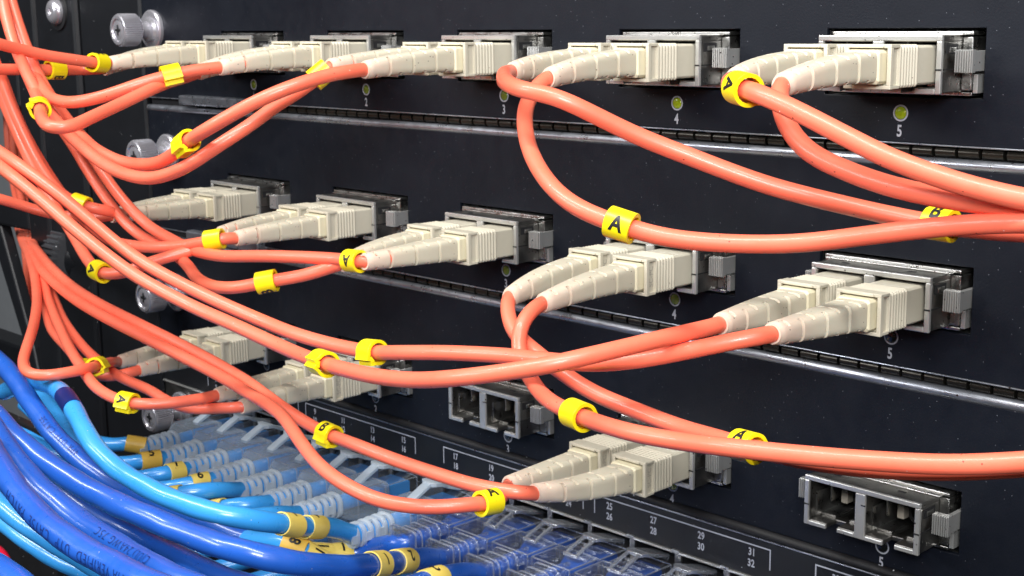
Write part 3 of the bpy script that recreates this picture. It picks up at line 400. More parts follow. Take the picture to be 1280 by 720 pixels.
# ================================================================== CARDS
SLOTZ = {1: -31.4, 2: -71.7, 3: -111.8}; LEDZ = {1: -40.1, 2: -80.2, 3: -120.2}
CARDZ = {1: (-45.2, 60.0), 2: (-85.4, -48.2), 3: (-123.9, -88.3)}
X0, X1 = -8.4, 440.0
CARDW = {1: 'top', 2: 'middle', 3: 'lower'}
HW, HH = 15.3, 5.85
def plate(x0, x1, z0, z1, holes, y0, y1):
    xs = sorted({x0, x1} | {a for h in holes for a in h[:2]}); zs = sorted({z0, z1} | {a for h in holes for a in h[2:]})
    def hole(i, k):
        cx = (xs[i]+xs[i+1])/2; cz = (zs[k]+zs[k+1])/2
        return any(h[0] < cx < h[1] and h[2] < cz < h[3] for h in holes)
    m = MB(); idx = {}
    def V(i, k, y):
        key = (i, k, y)
        if key not in idx: idx[key] = len(m.v); m.v.append((xs[i], y, zs[k]))
        return idx[key]
    ok = lambda i, k: 0 <= i < len(xs)-1 and 0 <= k < len(zs)-1 and not hole(i, k)
    for i in range(len(xs)-1):
        for k in range(len(zs)-1):
            if hole(i, k): continue
            m.f.append((V(i, k, y0), V(i+1, k, y0), V(i+1, k+1, y0), V(i, k+1, y0))); m.m.append(0)
            m.f.append((V(i, k, y1), V(i, k+1, y1), V(i+1, k+1, y1), V(i+1, k, y1))); m.m.append(0)
            for (di, dk, a, b) in ((-1, 0, (i, k), (i, k+1)), (1, 0, (i+1, k), (i+1, k+1)), (0, -1, (i, k), (i+1, k)), (0, 1, (i, k+1), (i+1, k+1))):
                if not ok(i+di, k+dk): m.f.append((V(*a, y0), V(*b, y0), V(*b, y1), V(*a, y1))); m.m.append(0)
    return m
def led_ring():
    m = MB(); n = 40; b0 = 1.18; b1 = 1.46
    R = [[(r*math.cos(2*PI*j/n), y, r*math.sin(2*PI*j/n)) for j in range(n)] for r, y in ((b0, -.02), (b1, -.02), (b1, .2), (b0, .2), (b0, -.02))]
    m.loft(R, False, False); return m
RING = led_ring().mesh('led_ring', M['print'])
def lens(mat):
    m = MB(); m.cyl((0, 0, 0), (0, -1, 0), [(-.5, 1.12), (0.01, 1.12), (.16, .95), (.27, .6), (.31, .2)], 28, cap0=False); return m.mesh('led_lens', mat, 'all')
LENS = {k: lens(M[k]) for k in ('led_lit', 'led_dim', 'led_off')}
LEDK = {(1, 1): 'led_dim', (1, 2): 'led_dim', (1, 3): 'led_dim', (1, 4): 'led_lit', (1, 5): 'led_lit', (2, 3): 'led_dim', (2, 4): 'led_dim', (3, 4): 'led_dim'}
def cage():
    m = MB(); w, h, y0, y1 = HW, HH, 1.25, 22
    m.box(-w-.5, -w, y0, y1, -h-.5, h+.5); m.box(w, w+.5, y0, y1, -h-.5, h+.5)
    m.box(-w, w, y0, y1, h, h+.5); m.box(-w, w, y0, y1, -h-.5, -h); m.box(-w, w, y1-.6, y1, -h, h)
    return m
CAGE = cage().mesh('slot_cage', M['steel'])
def thumb():
    class G:
        rmin = 4.6
        def __call__(s, j): return 1.0 if j % 2 else .925
    m = MB(); gg = G()
    m.cyl((0, 0, 0), (0, -1, 0), [(5.6, 2.6), (5.8, 4.3), (6.3, 4.85), (11.3, 4.85), (11.8, 4.5), (12.0, 4.2), (12.0, 3.4), (11.6, 3.1)], 96, wob=gg, cap0=True, cap1=True); return m
KNOB = thumb().mesh('knob', M['chrome'], 30)
def face():
    m = MB(); m.cyl((0, 0, 0), (0, -1, 0), [(11.5, 3.1), (11.75, 2.4), (11.75, .9), (11.3, .5)], 24); return m
def cross():
    m = MB(); m.box(-1.5, 1.5, -11.9, -11.6, -.32, .32); m.box(-.32, .32, -11.92, -11.6, -1.5, 1.5); return m
KFACE = face().mesh('screw_face', M['chrome'], 40); KCROSS = cross().mesh('recess', M['black'])
COLLAR = MB().cyl((0, 0, 0), (0, -1, 0), [(0, 5.9), (.9, 5.9), (1.3, 5.5), (1.3, 3.9), (2.2, 3.5), (2.6, 2.6), (5.7, 2.5)], 40, cap0=False).mesh('collar', M['chrome'], 30)
def thumbscrew(parent, x, z, org):
    c = obj('thumb_screw', COLLAR, parent, Vector((x, 0, z))-org)
    obj('knob', KNOB, c); obj('screw_face', KFACE, c); obj('recess', KCROSS, c)
def half_lip(r, z, y=0):
    # rolled top edge of a faceplate, running along X
    m = MB(); pr = []
    for j in range(13):
        a = PI*j/12
        pr.append((y+r-r*1.0*math.sin(a)-.35*r, z+r*math.cos(a)))
    pr += [(y+2.4, z-r), (y+2.4, z+r)]
    m.loft([[(x, p[0], p[1]) for p in pr] for x in (X0, X1)]); return m
FING = MB()
fpr = [(1.6, -1.0), (.3, -.95), (-.25, -.55), (-.4, 0), (-.25, .55), (.3, .95), (1.6, 1.0)]
FING.loft([[(x, p[0], p[1]) for p in fpr] for x in (-1.85, 1.85)])
FINGM = FING.mesh('gasket_finger', M['finger'], 50)
cards = {}
for r in (1, 2, 3):
    zb, zt = CARDZ[r]; org = Vector((X0, 0, zb))
    c = thing('interface_card', {1: 'topmost dark blue interface card with five filled ports, two of its indicators lit green',
        2: 'middle dark blue interface card with five filled ports between two gasket strips',
        3: 'third dark blue interface card whose ports 3 and 5 are empty'}[r], 'interface card', org, 'dark interface cards stacked in the rack')
    cards[r] = c
    holes = [(50*k-.2-HW, 50*k-.2+HW, SLOTZ[r]-HH, SLOTZ[r]+HH) for k in range(1, 6)]
    obj('faceplate', plate(X0, X1, zb, zt-(.0 if r == 1 else 1.0), holes, 0, 1.2).mesh('faceplate', M['panel']), c, -org, .18, 2)
    if r > 1:
        obj('top_lip', half_lip(.95, zt-.3).mesh('top_lip', M['lip'], 50), c, -org)
    if r < 3:
        zg = (CARDZ[r][0]+CARDZ[r+1][1])/2+.15
        obj('gasket_backing', MB().box(X0, X1, 1.7, 3.2, zg-1.9, zg+1.9).mesh('gasket_backing', M['black']), c, -org)
        obj('bottom_lip', MB().box(X0, X1, -.25, 1.4, zb-.25, zb+.02).mesh('bottom_lip', M['lip']), c, -org, .1)  # thin pale bar painting the highlight along the card's bottom bevel
        for k in range(95):
            x = 28+4.35*k
            if x > 436: break
            obj('gasket_finger', FINGM, c, Vector((x, .7, zg+.1))-org)
    for k in range(1, 6):
        obj('slot_cage', CAGE, c, Vector((50*k-.2, 0, SLOTZ[r]))-org)
        rg = obj('indicator', RING, c, Vector((50*k, 0, LEDZ[r]))-org)
        obj('led_lens', LENS[LEDK.get((r, k), 'led_off')], rg)
        flat_text(str(k), 2.05, M['print'], c, Vector((50*k-.1, -.03, LEDZ[r]-3.1))-org, bold=.07, sx_=.74)
    thumbscrew(c, {1: -2.2, 2: 2.6, 3: 3.0}[r], {1: -25.0, 2: -62.0, 3: -105.0}[r], org)
    # pale handle lip at the left end of each card
    if r < 3:
        obj('ejector', MB().box(14, 52, -2.6, 1.6, zb-1.6, zb+1.2).mesh('ejector', M['lip']), c, -org, .5)

# ---- the switch card with the RJ45 ports
org = Vector((X0, 0, -330))
sw = thing('switch_card', 'black switch card with numbered rows of network ports under the interface cards', 'switch card', org)
obj('faceplate', MB().box(X0, X1, 0, 1.4, -134.5, -126.0).mesh('faceplate', M['rack']), sw, -org, .15)
m = MB(); pr = [(-.9+1.3-1.3*math.sin(PI*j/10), -124.95+1.0*math.cos(PI*j/10)) for j in range(11)]+[(3, -125.95), (3, -123.95)]
m.loft([[(x, p[0], p[1]) for p in pr] for x in (X0, X1)])
obj('top_lip', m.mesh('top_lip', M['black'], 50), sw, -org)
obj('lip_edge', MB().box(X0, X1, -.28, .5, -126.25, -125.95).mesh('lip_edge', M['lip']), sw, -org, .08)
obj('bright_edge', MB().box(X0, X1, -.45, 5, -135.1, -134.62).mesh('bright_edge', M['satin']), sw, -org, .08)
PX = {1: 22.4, 3: 35.2, 5: 48, 7: 60.3, 9: 72.8, 11: 85.6, 13: 98.4, 15: 111.2, 17: 131.3, 19: 144.1, 21: 156.9, 23: 169.7, 25: 182.2, 27: 194.9, 29: 207.8, 31: 220.6,
      33: 240.4, 35: 253.2, 37: 266, 39: 278.8, 41: 291.3, 43: 304.1, 45: 316.9, 47: 329.7}
for n, x in PX.items():
    if n > 40: continue
    flat_text(str(n), 1.6, M['whiteprint'], sw, Vector((x, -.03, -129.4))-org, bold=.06, sx_=.78)
    flat_text(str(n+1), 1.6, M['whiteprint'], sw, Vector((x, -.03, -131.8))-org, bold=.06, sx_=.78)
def bracket(x0, x1):
    m = MB(); z = -127.85; w = .28
    m.box(x0, x1, -.02, .3, z-w/2, z+w/2); m.box(x0, x0+w, -.02, .3, -132.1, z-w/2); m.box(x1-w, x1, -.02, .3, -132.1, z-w/2); return m
for a, b in ((17.8, 65.1), (68.3, 115.9), (126.6, 174.4), (177.6, 225.3), (235.7, 283.4)):
    obj('group_bracket', bracket(a, b).mesh('group_bracket', M['whiteprint']), sw, -org)
holes = []
for n, x in PX.items():
    for zz in (-146.4, -160.6): holes.append((x-5.6, x+5.6, zz, zz+11.2))
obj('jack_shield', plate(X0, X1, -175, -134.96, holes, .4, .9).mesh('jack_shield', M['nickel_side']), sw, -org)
m = MB(); m.box(X0, X1, 14, 15, -175, -134.9)
for n, x in PX.items():
    m.box(x-6.3, x-5.9, .95, 14, -175, -135)
for zz in (-135.3, -147.6, -161.9): m.box(X0, X1, .95, 14, zz-.3, zz+.1)
obj('jack_interior', m.mesh('jack_interior', M['black']), sw, -org)
TAB = MB().box(-1.0, 1.0, -.35, .38, -.5, .15).mesh('ground_tab', M['nickel'])
for n, x in PX.items(): obj('ground_tab', TAB, sw, Vector((x+6.4, -.1, -134.45))-org)
obj('lower_panel', MB().box(X0, X1, 0, 1.4, -330, -175.2).mesh('lower_panel', M['rack']), sw, -org)
thumbscrew(sw, 2.0, -143.0, org)

# ================================================================== TRANSCEIVER MODULES (origin: slot centre, panel plane)
def module_parts():
    P = {}
    m = MB(); w, h = 11.7, 4.65; yf, yb = -7.6, 7.0
    m.box(-w, w, yf, yb, h-.95, h)                                  # top wall
    for s_ in (-1, 1):                                              # side walls
        m.box(min(s_*w, s_*(w-1.0)), max(s_*w, s_*(w-1.0)), yf, yb, -h, h-.95)
    m.box(-1.1, 1.1, yf, yb, -h, h-.95)                             # divider
    for cx in (-5.9, 5.9):                                          # bottom wall with a key notch
        a, b = (-w+1.0, -1.1) if cx < 0 else (1.1, w-1.0)
        m.box(a, cx-1.15, yf, yb, -h, -h+.9); m.box(cx+1.15, b, yf, yb, -h, -h+.9)
        m.box(cx-1.15, cx+1.15, -4.6, yb, -h, -h+.9)
    P['shell'] = m
    f = MB(); y0, y1 = -7.95, -7.2; W, H = 11.85, 4.8              # bright rim round the two mouths
    f.box(-W, W, y0, y1, H-.95, H)
    for s_ in (-1, 1): f.box(min(s_*W, s_*(W-1.0)), max(s_*W, s_*(W-1.0)), y0, y1, -H, H-.95)
    f.box(-1.05, 1.05, y0, y1, -H, H-.95)
    for cx in (-5.9, 5.9):
        a, b = (-W+1.0, -1.05) if cx < 0 else (1.05, W-1.0)
        f.box(a, cx-1.2, y0, y1, -H, -H+.85); f.box(cx+1.2, b, y0, y1, -H, -H+.85)
    P['bezel'] = f
    s = MB(); W, H = 13.6, 5.35
    s.box(-W, W, -.9, 10, 4.72, H); s.box(-W, W, -.5, 10, -H, -4.72)
    for q in (-1, 1): s.box(min(q*W, q*11.75), max(q*W, q*11.75), -.9, 10, -4.72 if q < 0 else -4.4, 4.72 if q < 0 else 4.4)
    s.box(-12.4, 12.4, -2.2, -.95, 4.68, 5.0)
    P['shoulder'] = s
    b = MB(); b.box(-10.6, -1.2, 5.4, 6.6, -3.7, 3.6); b.box(1.2, 10.6, 5.4, 6.6, -3.7, 3.6)
    P['back'] = b
    e = MB(); 
    for q in (-1, 1): e.box(min(q*11.66, q*11.80), max(q*11.66, q*11.80), -7.15, -1.0, -.95, -.72); e.box(min(q*10.8, q*11.9), max(q*10.8, q*11.9), -8.0, -7.9, -.98, -.70)
    e.box(.2, 1.1, -8.0, -7.9, 1.6, 1.85); e.box(11.66, 11.85, -6.4, -2.6, 1.7, 3.3); e.box(-8, -6.6, -4.2, -3.6, 4.64, 4.72); e.box(5.2, 6.8, -4.2, -3.6, 4.64, 4.72)
    P['seam'] = e
    f = MB()
    for cx in (-5.9, 5.9):
        f.box(cx-4.9, cx-4.5, -5.6, 4, -3.3, 1.2); f.box(cx+4.4, cx+4.75, -5.0, 4, -3.0, .4); f.box(cx-4.9, cx-1.6, -4.0, 3, -3.7, -3.3); f.box(cx+1.5, cx+4.9, -4.0, 3, -3.7, -3.3); f.box(cx-3.4, cx-3.1, -3, 4, -1, 3.6)
    P['rib'] = f
    return P
MP = {k: v for k, v in module_parts().items()}
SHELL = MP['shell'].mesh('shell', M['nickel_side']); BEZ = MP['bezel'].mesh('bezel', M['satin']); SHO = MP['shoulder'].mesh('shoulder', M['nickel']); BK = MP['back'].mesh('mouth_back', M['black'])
SEAM = MP['seam'].mesh('seam', M['black']); RIB = MP['rib'].mesh('guide_rib', M['nickel'])
CLIP = MB().box(-.7, .7, -1.2, 5.3, -1.6, 3.6).mesh('clip_post', M['greyplastic'])
BORE = MB().cyl((0, 5.3, -.2), (0, -1, 0), [(0, 2.6), (4.6, 2.6), (4.6, 1.9), (.3, 1.9), (.2, .1)], 28, cap0=False, cap1=False).mesh('bore', M['black'], 40)
def latch(s_):
    m = MB()
    q = lambda a, b: (min(s_*a, s_*b), max(s_*a, s_*b))
    a, b = q(12.4, 15.4); m.box(a, b, -4.3, -3.1, -1.4, 2.4)
    for k in range(7):
        c0 = 12.45+k*.44; a, b = q(c0, c0+.2); m.box(a, b, -4.75, -4.31, -1.35, 2.35)
    a, b = q(14.3, 15.1); m.box(a, b, -3.15, 4, -1.2, 2.2)
    return m
LAT = {s_: latch(s_).mesh('latch', M['satin']) for s_ in (-1, 1)}
SIDE = MB().box(13.65, 14.5, -.4, 8, -4.9, -1.7).mesh('side_plate', M['satin'])
WIN = MB().box(11.7, 11.86, -5.6, -3.4, 2.0, 2.9).mesh('side_window', M['nickel'])
def make_module(label):
    t = thing('transceiver_module', label, 'transceiver')
    obj('shell', SHELL, t, bev=.14); obj('bezel', BEZ, t, bev=.16); obj('shoulder', SHO, t, bev=.16); obj('mouth_back', BK, t); obj('seam', SEAM, t); obj('guide_rib', RIB, t)
    for cx in (-5.9, 5.9):
        obj('clip_post', CLIP, t, (cx-1.6, 0, 0), .15); obj('bore', BORE, t, (cx+1.4, 0, 0))
    for s_ in (-1, 1): obj('latch', LAT[s_], t, bev=.07, seg=1)
    obj('side_plate', SIDE, t, bev=.1); obj('side_window', WIN, t, (.05, .2, -.1), bev=.05)
    return t
proto_mod = make_module('x')
first = True
ORD = {1: 'first', 2: 'second', 3: 'third', 4: 'fourth', 5: 'fifth'}
for r in (1, 2, 3):
    for k in range(1, 6):
        t = proto_mod if first else copy_tree(proto_mod); first = False
        t.location = Vector((50*k-.2, 0, SLOTZ[r]))*S
        empty = (r == 3 and k in (3, 5))
        place = {1: 'leftmost', 2: 'second from left', 3: 'middle', 4: 'second from right', 5: 'rightmost'}[k]
        t['label'] = {3: 'empty nickel transceiver with two open mouths, the one nearer the middle of the view', 5: 'empty nickel transceiver with two open mouths at the lower right'}[k] if empty else \
            'nickel transceiver holding two beige plugs, %s in the %s row' % (place, {1: 'top', 2: 'middle', 3: 'lowest'}[r])
        t['group'] = 'transceiver modules in the card ports'

# ================================================================== FIBRE PATCH CORDS
def rect(hx, hz, y, c=.35):
    return [(hx, y, -hz+c), (hx, y, hz-c), (hx-c, y, hz), (-hx+c, y, hz), (-hx, y, hz-c), (-hx, y, -hz+c), (-hx+c, y, -hz), (hx-c, y, -hz)]
def housing():
    m = MB(); R = [rect(4.05, 3.2, -4.5), rect(4.05, 3.2, -12.2)]
    y = -12.3
    for k in range(6):
        R += [rect(4.05, 3.2, y), rect(4.32, 3.42, y-.12), rect(4.32, 3.42, y-.44), rect(4.05, 3.2, y-.58)]; y -= .86
    R += [rect(4.05, 3.2, -17.5), rect(4.3, 3.45, -17.6), rect(4.3, 3.45, -17.95), rect(3.75, 3.42, -18.0), rect(3.75, 3.42, -19.75)]
    m.loft(R)
    # front rim and the top and bottom plates of the collar, leaving side windows
    for q in (-1, 1):
        m.box(-4.25, 4.25, -20.2, -17.9, min(q*2.95, q*3.5), max(q*2.95, q*3.5))
        m.box(min(q*3.55, q*4.3), max(q*3.55, q*4.3), -20.75, -19.9, -3.0, 3.0)
        m.box(-4.3, 4.3, -20.75, -19.9, min(q*2.95, q*3.55), max(q*2.95, q*3.55))
    m.box(-3.0, 3.0, -21.05, -20.5, 3.0, 3.45)
    return m
HOUS = housing().mesh('housing', M['beige'])
INNER = MB().loft([rect(3.25, 2.75, -19, .5), rect(3.25, 2.75, -22.3, .5), rect(2.95, 2.5, -22.6, .5)]).mesh('inner_body', M['cream'])
INK = 0
def boot_mesh(off):
    n = 48; R = []
    gr = [(-39.9, 'side'), (-33.6, 'side'), (-27.5, 'side'), (-43.2, 'top'), (-36.9, 'top'), (-30.4, 'top'), (-24.6, 'top')]
    ys = {-22.3, -22.5, -23.2, -45.0, -45.35, -45.5}
    for g0, kd in gr:
        for d in (-.38, -.26, 0, .26, .38): ys.add(round(g0+d, 3))
    yy = -24.0
    while yy > -45: ys.add(round(yy, 2)); yy -= 1.0
    ys = sorted(ys, reverse=True)
    for y in ys:
        s = (-y-22.3)/23.2
        hx = 2.95+(1.86-2.95)*(s**1.05); hz = 2.5+(1.82-2.5)*(s**1.15)
        e = 2+5*(1-s)**1.2
        if y < -45.2: hx -= .18; hz -= .18
        if y > -22.4: hx -= .3; hz -= .3
        ds = max(0, (-y-20.5)/24.5)**2; ring = []
        for j in range(n):
            a = 2*PI*j/n; ca, sa = math.cos(a), math.sin(a)
            rr = (abs(ca)**e+abs(sa)**e)**(-1/e)
            x, z = hx*rr*ca, hz*rr*sa
            for g0, kd in gr:
                inside = abs(y-g0) < .3
                if inside:
                    on = (abs(ca) > .55) if kd == 'side' else (.62 < abs(sa) < .97)
                    if on:
                        r0 = math.hypot(x, z); dep = (1.7 if s > .6 else (.8 if s > .3 else .45)) if kd == 'side' else (1.2 if s > .6 else .5)
                        r1 = max(r0-dep, 1.18); x *= r1/r0; z *= r1/r0
            ring.append((x+off[0]*ds, y, z+off[1]*ds))
        R.append(ring)
    m = MB(); m.loft(R, True, False)
    # thin end: rim and short bore
    last = R[-1]; cx = sum(p[0] for p in last)/n; cz = sum(p[2] for p in last)/n
    R2 = [last]
    for f, dy in ((.80, 0), (.76, .5), (.76, 2.0)):
        R2.append([(cx+(p[0]-cx)*f, p[1]+dy, cz+(p[2]-cz)*f) for p in last])
    m.loft(R2, False, False)
    return m
PORTNAME = {1: 'top', 2: 'middle', 3: 'third'}
DESC = {
 '11': 'running straight left past A and B markers at the upper left',
 '12': 'dipping left from the second top plugs into the hanging bundle',
 '13': 'swinging in a double bow from the third top plugs',
 '14': 'whose strands cross under the fourth top plugs',
 '15': 'looping from the upper right plugs to the right edge',
 '21': 'leaving the leftmost middle plugs for the left edge',
 '22': 'curling back from the second plugs of the middle card',
 '23': 'with an upside-down A marker at the third middle plugs',
 '24': 'dropping from the fourth middle plugs, then sweeping right',
 '25': 'crossing the whole view from right middle plugs to upper left',
 '31': 'hooked sharply back from the leftmost third-card plugs',
 '32': 'sagging left from the second plugs of the third card',
 '34': 'running paired from the lower opening to the lowest plugs'}
PATH = {}
for key in sorted(DESC):
    r, k = int(key[0]), int(key[1])
    org = Vector((50*k-.2, 0, SLOTZ[r]))
    t = thing('fiber_patch_cord', 'coral duplex fibre cord '+DESC[key], 'fibre cord', org, 'coral duplex fibre patch cords')
    for sd, sgn in (('L', -1), ('R', 1)):
        pts = FP[key+sd]; P = resample(pts); PATH[key+sd] = P
        # straight run of the strand inside its plug and boot
        me = sweep(P, 1.36, 24, ridge=.14, seed=sum(map(ord, key+sd)) % 97, tw=.012).mesh('cord', M['coral'], 'all')
        obj('cord', me, t, -org)
        off = (pts[2][0]-(50*k-.2+sgn*5.9), pts[2][2]-SLOTZ[r])
        h = obj('plug', HOUS, t, (sgn*5.9, 0, 0), .12)
        obj('inner_body', INNER, h, bev=.1)
        obj('boot', boot_mesh(off).mesh('boot', M['boot'], 35), h)
        if (r, k) in ((2, 4), (3, 4), (3, 2)):
            flat_text('SC-PC', 1.15, M['greyplastic'], h, (3.78, -18.9, 0), 'moulded_lettering', rot=(PI/2, -PI/2, PI/2), sx_=.9)

# strands hanging behind the upper opening of the rack
for i, (x, y, z0, z1, dx) in enumerate(((-161, 22, -20, -190, 3), (-155.5, 25, -20, -190, 2), (-149.5, 21, -20, -190, -2), (-139, 24, -20, -190, 1))):
    P = resample([(x, y, z0+60), (x+dx*.3, y+2, -40), (x+dx, y, -75), (x+dx*.6, y+4, -110), (x, y+3, z1)], 3)
    o = obj('hanging_fiber_cord', sweep(P, 1.5, 16, seed=i).mesh('cord', M['coral'], 'all'))
    tag(o, 'coral fibre cord hanging in shadow behind the upper rack opening, %s of four' % ('leftmost', 'second from left', 'third from left', 'rightmost')[i], 'fibre cord', 'cords hanging behind the rack opening')

# ================================================================== MARKERS
def clip_profile():
    # a C ring whose two ends curl inwards
    pts = []
    for j in range(33):
        a = math.radians(22+316*j/32); pts.append((2.0*math.cos(a), 2.0*math.sin(a)))
    ends = [(2.35, .75+.35), (2.1, .35)]
    a0 = [(1.55, .28), (2.15, .30)]; 
    pts = a0+[(2.45, .55)]+pts[1:-1]+[(2.45, -.55), (2.15, -.30), (1.55, -.28)]
    return pts
def clip_mesh(length=4.1, k=1.0, ribs=True):
    c = clip_profile(); n = len(c); th = .30; out = []; inn = []
    for i in range(n):
        p = Vector(c[i]); a = Vector(c[max(i-1, 0)]); b = Vector(c[min(i+1, n-1)])
        d = (b-a).normalized(); nn = Vector((d.y, -d.x))
        rb = (.05 if (i % 2 and ribs) else 0)
        out.append(p*k+nn*(th)); inn.append(p*k-nn*(th-rb))
    loop = out+inn[::-1]
    m = MB(); L = length/2
    m.loft([[(q.x, y, q.y) for q in loop] for y in (-L, L)]); return m
CLIPM = clip_mesh().mesh('cable_marker', M['yellow'], 50)
def sleeve_mesh(r, length, seed, mat):
    rnd = random.Random(seed); n = 40; R = []
    ph = rnd.uniform(0, 6)
    def ring(rad, y): return [((rad+.07*math.sin(2*2*PI*j/n+ph))*math.cos(2*PI*j/n), y+.10*math.sin(2*PI*j/n+ph), (rad+.07*math.sin(2*2*PI*j/n+ph))*math.sin(2*PI*j/n)) for j in range(n)]
    L = length/2
    for rad, y in ((r, -L), (r+.28, -L), (r+.33, 0), (r+.28, L), (r, L), (r, -L)): R.append(ring(rad, y))
    m = MB(); m.loft(R, False, False); return m.mesh('sleeve_band', mat, 50)
SCRX = Vector((.70, .71, 0))
def wrap_text(txt, size, rad, mat, rot, sx_=.9):
    """lettering bent round a cylinder about local Y, centred on local +X"""
    me = text_mesh(txt, size, sx_, bold=.12)
    bm = bmesh.new(); bm.from_mesh(me)
    for _ in range(2): bmesh.ops.subdivide_edges(bm, edges=[e for e in bm.edges if e.calc_length() > .35*S], cuts=2, use_grid_fill=False)
    bmesh.ops.triangulate(bm, faces=bm.faces)
    for v in bm.verts:
        x, y = v.co.x/S, v.co.y/S
        if rot == 180: x, y = -x, -y
        elif rot == 90: x, y = -y, x
        elif rot == -90: x, y = y, -x
        a = y/rad
        v.co = Vector((rad*math.cos(a), x, rad*math.sin(a)))*S
    bm.to_mesh(me); bm.free(); me.materials.append(mat); return me
def axes_at(P, i, face):
    T = (P[min(i+1, len(P)-1)]-P[max(i-1, 0)]).normalized()
    if T.dot(SCRX) < 0: T = -T
    fx = Vector(face); fx = (fx-T*fx.dot(T)).normalized()
    up = fx.cross(T)        # local Z so that X=face, Y=T
    return fx, T, up
FRONT = (.62, -.75, .15); TOP = (.2, -.5, .85); BOT = (.3, -.5, -.8); LEFT = (-.6, -.75, .35); BACK = (-.6, .8, -.2); LOW = (.35, -.55, -.35); HALF = (.55, -.7, .45); LOWER = (.2, -.9, .1)
def clip(key, pos, letter, lface, opening, rot, label, k=1.0, length=4.1):
    P = PATH[key]; i = nearest(P, pos)
    fx, T, up = axes_at(P, i, opening)
    t = thing('cable_marker', label, 'cable marker', P[i], 'yellow clip-on cable markers')
    R = Matrix((fx, T, up)).transposed()
    o = obj('clip_ring', CLIPM, t, bev=.08, seg=1); o.rotation_euler = R.to_euler(); o.scale = (k*1.04, length/4.1, k*1.04)
    if letter:
        fx, T, up = axes_at(P, i, lface); R = Matrix((fx, T, up)).transposed()
        me = wrap_text(letter, 2.5, 2.42*k, M['ink'], rot, .85); me.name = 'letter'
        q = obj('letter', me, t); q.rotation_euler = R.to_euler()
    return t
CLIPS = [
 ('11R', (56.1, -49.3, -32.8), 'A', TOP, BACK, 0, 'yellow marker lettered A at the leftmost boot tip of the top card'),
 ('11L', (47.9, -56.2, -34.4), 'B', LOW, BACK, -90, 'yellow marker with a sideways B left of the A marker at upper left'),
 ('12R', (101.2, -56.1, -34.7), '', TOP, LOW, 0, 'blank yellow marker on the upper strand right of the thumb screw'),
 ('12L', (84.9, -79.2, -41.3), '', TOP, FRONT, 0, 'yellow marker with its curled opening showing where two strands leave the bundle'),
 ('13L', (144.6, -47.0, -34.1), '', TOP, BACK, 0, 'blank yellow marker behind the front strand near the number 2 port'),
 ('13R', (131.7, -71.6, -47.2), '', TOP, LOW, 0, 'yellow open-sided marker hanging lowest on the double bow of port 3'),
 ('21R', (60.2, -58.7, -66.9), '', TOP, BACK, 0, 'blank yellow marker at the leftmost plugs of the middle card'),
 ('22R', (106.3, -50.2, -71.6), '', TOP, BACK, 0, 'blank yellow marker before the second pair of plugs of the middle card'),
 ('22L', (82.3, -66.5, -79.8), 'A', LEFT, BACK, -90, 'yellow marker with a sideways A where the strand turns back'),
 ('23R', (151.7, -45.2, -72.0), 'A', FRONT, BACK, 180, 'yellow marker with an upside-down A at the boot tip of port 3'),
 ('23L', (135.1, -55.8, -77.0), 'B', BOT, BACK, 90, 'yellow marker with a B low on its face under the middle card'),
 ('25R', (178.4, -62.1, -84.0), '', TOP, LOW, 0, 'ribbed yellow marker on the upper of the two crossing strands'),
 ('25L', (180.2, -74.9, -83.4), '', TOP, FRONT, 0, 'yellow marker with its opening turned to the viewer on the lower strand'),
 ('31L', (63.3, -59.0, -107.3), 'L', BOT, BACK, 90, 'yellow marker on the sharply bent strand at the lower left'),
 ('31R', (49.1, -54.7, -111.3), '', TOP, BACK, 0, 'yellow marker half hidden behind the marker of the bent strand'),
 ('32L', (89.3, -64.7, -110.4), 'A', LEFT, LOW, -90, 'yellow marker with a sideways A near the lowest left strand'),
 ('34R', (151.2, -52.9, -107.8), 'B', TOP, LOW, 0, 'yellow marker with a B on top where the strand pair splits'),
 ('34L', (201.7, -54.5, -109.7), 'A', TOP, BACK, 0, 'yellow marker tucked under the strands beside the lowest fibre plug'),
 ('14R', (242.6, -65.0, -53.5), 'A', FRONT, BACK, 0, 'largest yellow marker with an upright black A in the middle of the view'),
 ('14L', (279.5, -37.6, -52.8), 'B', TOP, BACK, 0, 'yellow marker with a B crossed by a strand at the right'),
 ('15L', (258.2, -57.5, -33.3), 'A', LEFT, BACK, -90, 'thick yellow marker ring at the boot tip of port 5 on the top card'),
 ('24R', (232.5, -63.4, -85.2), 'B', BOT, BACK, 90, 'yellow marker with print on its lower edge right of the empty module'),
 ('24L', (259.9, -56.7, -85.8), 'A', TOP, BACK, 0, 'yellow marker behind the long strand above the second empty module')]
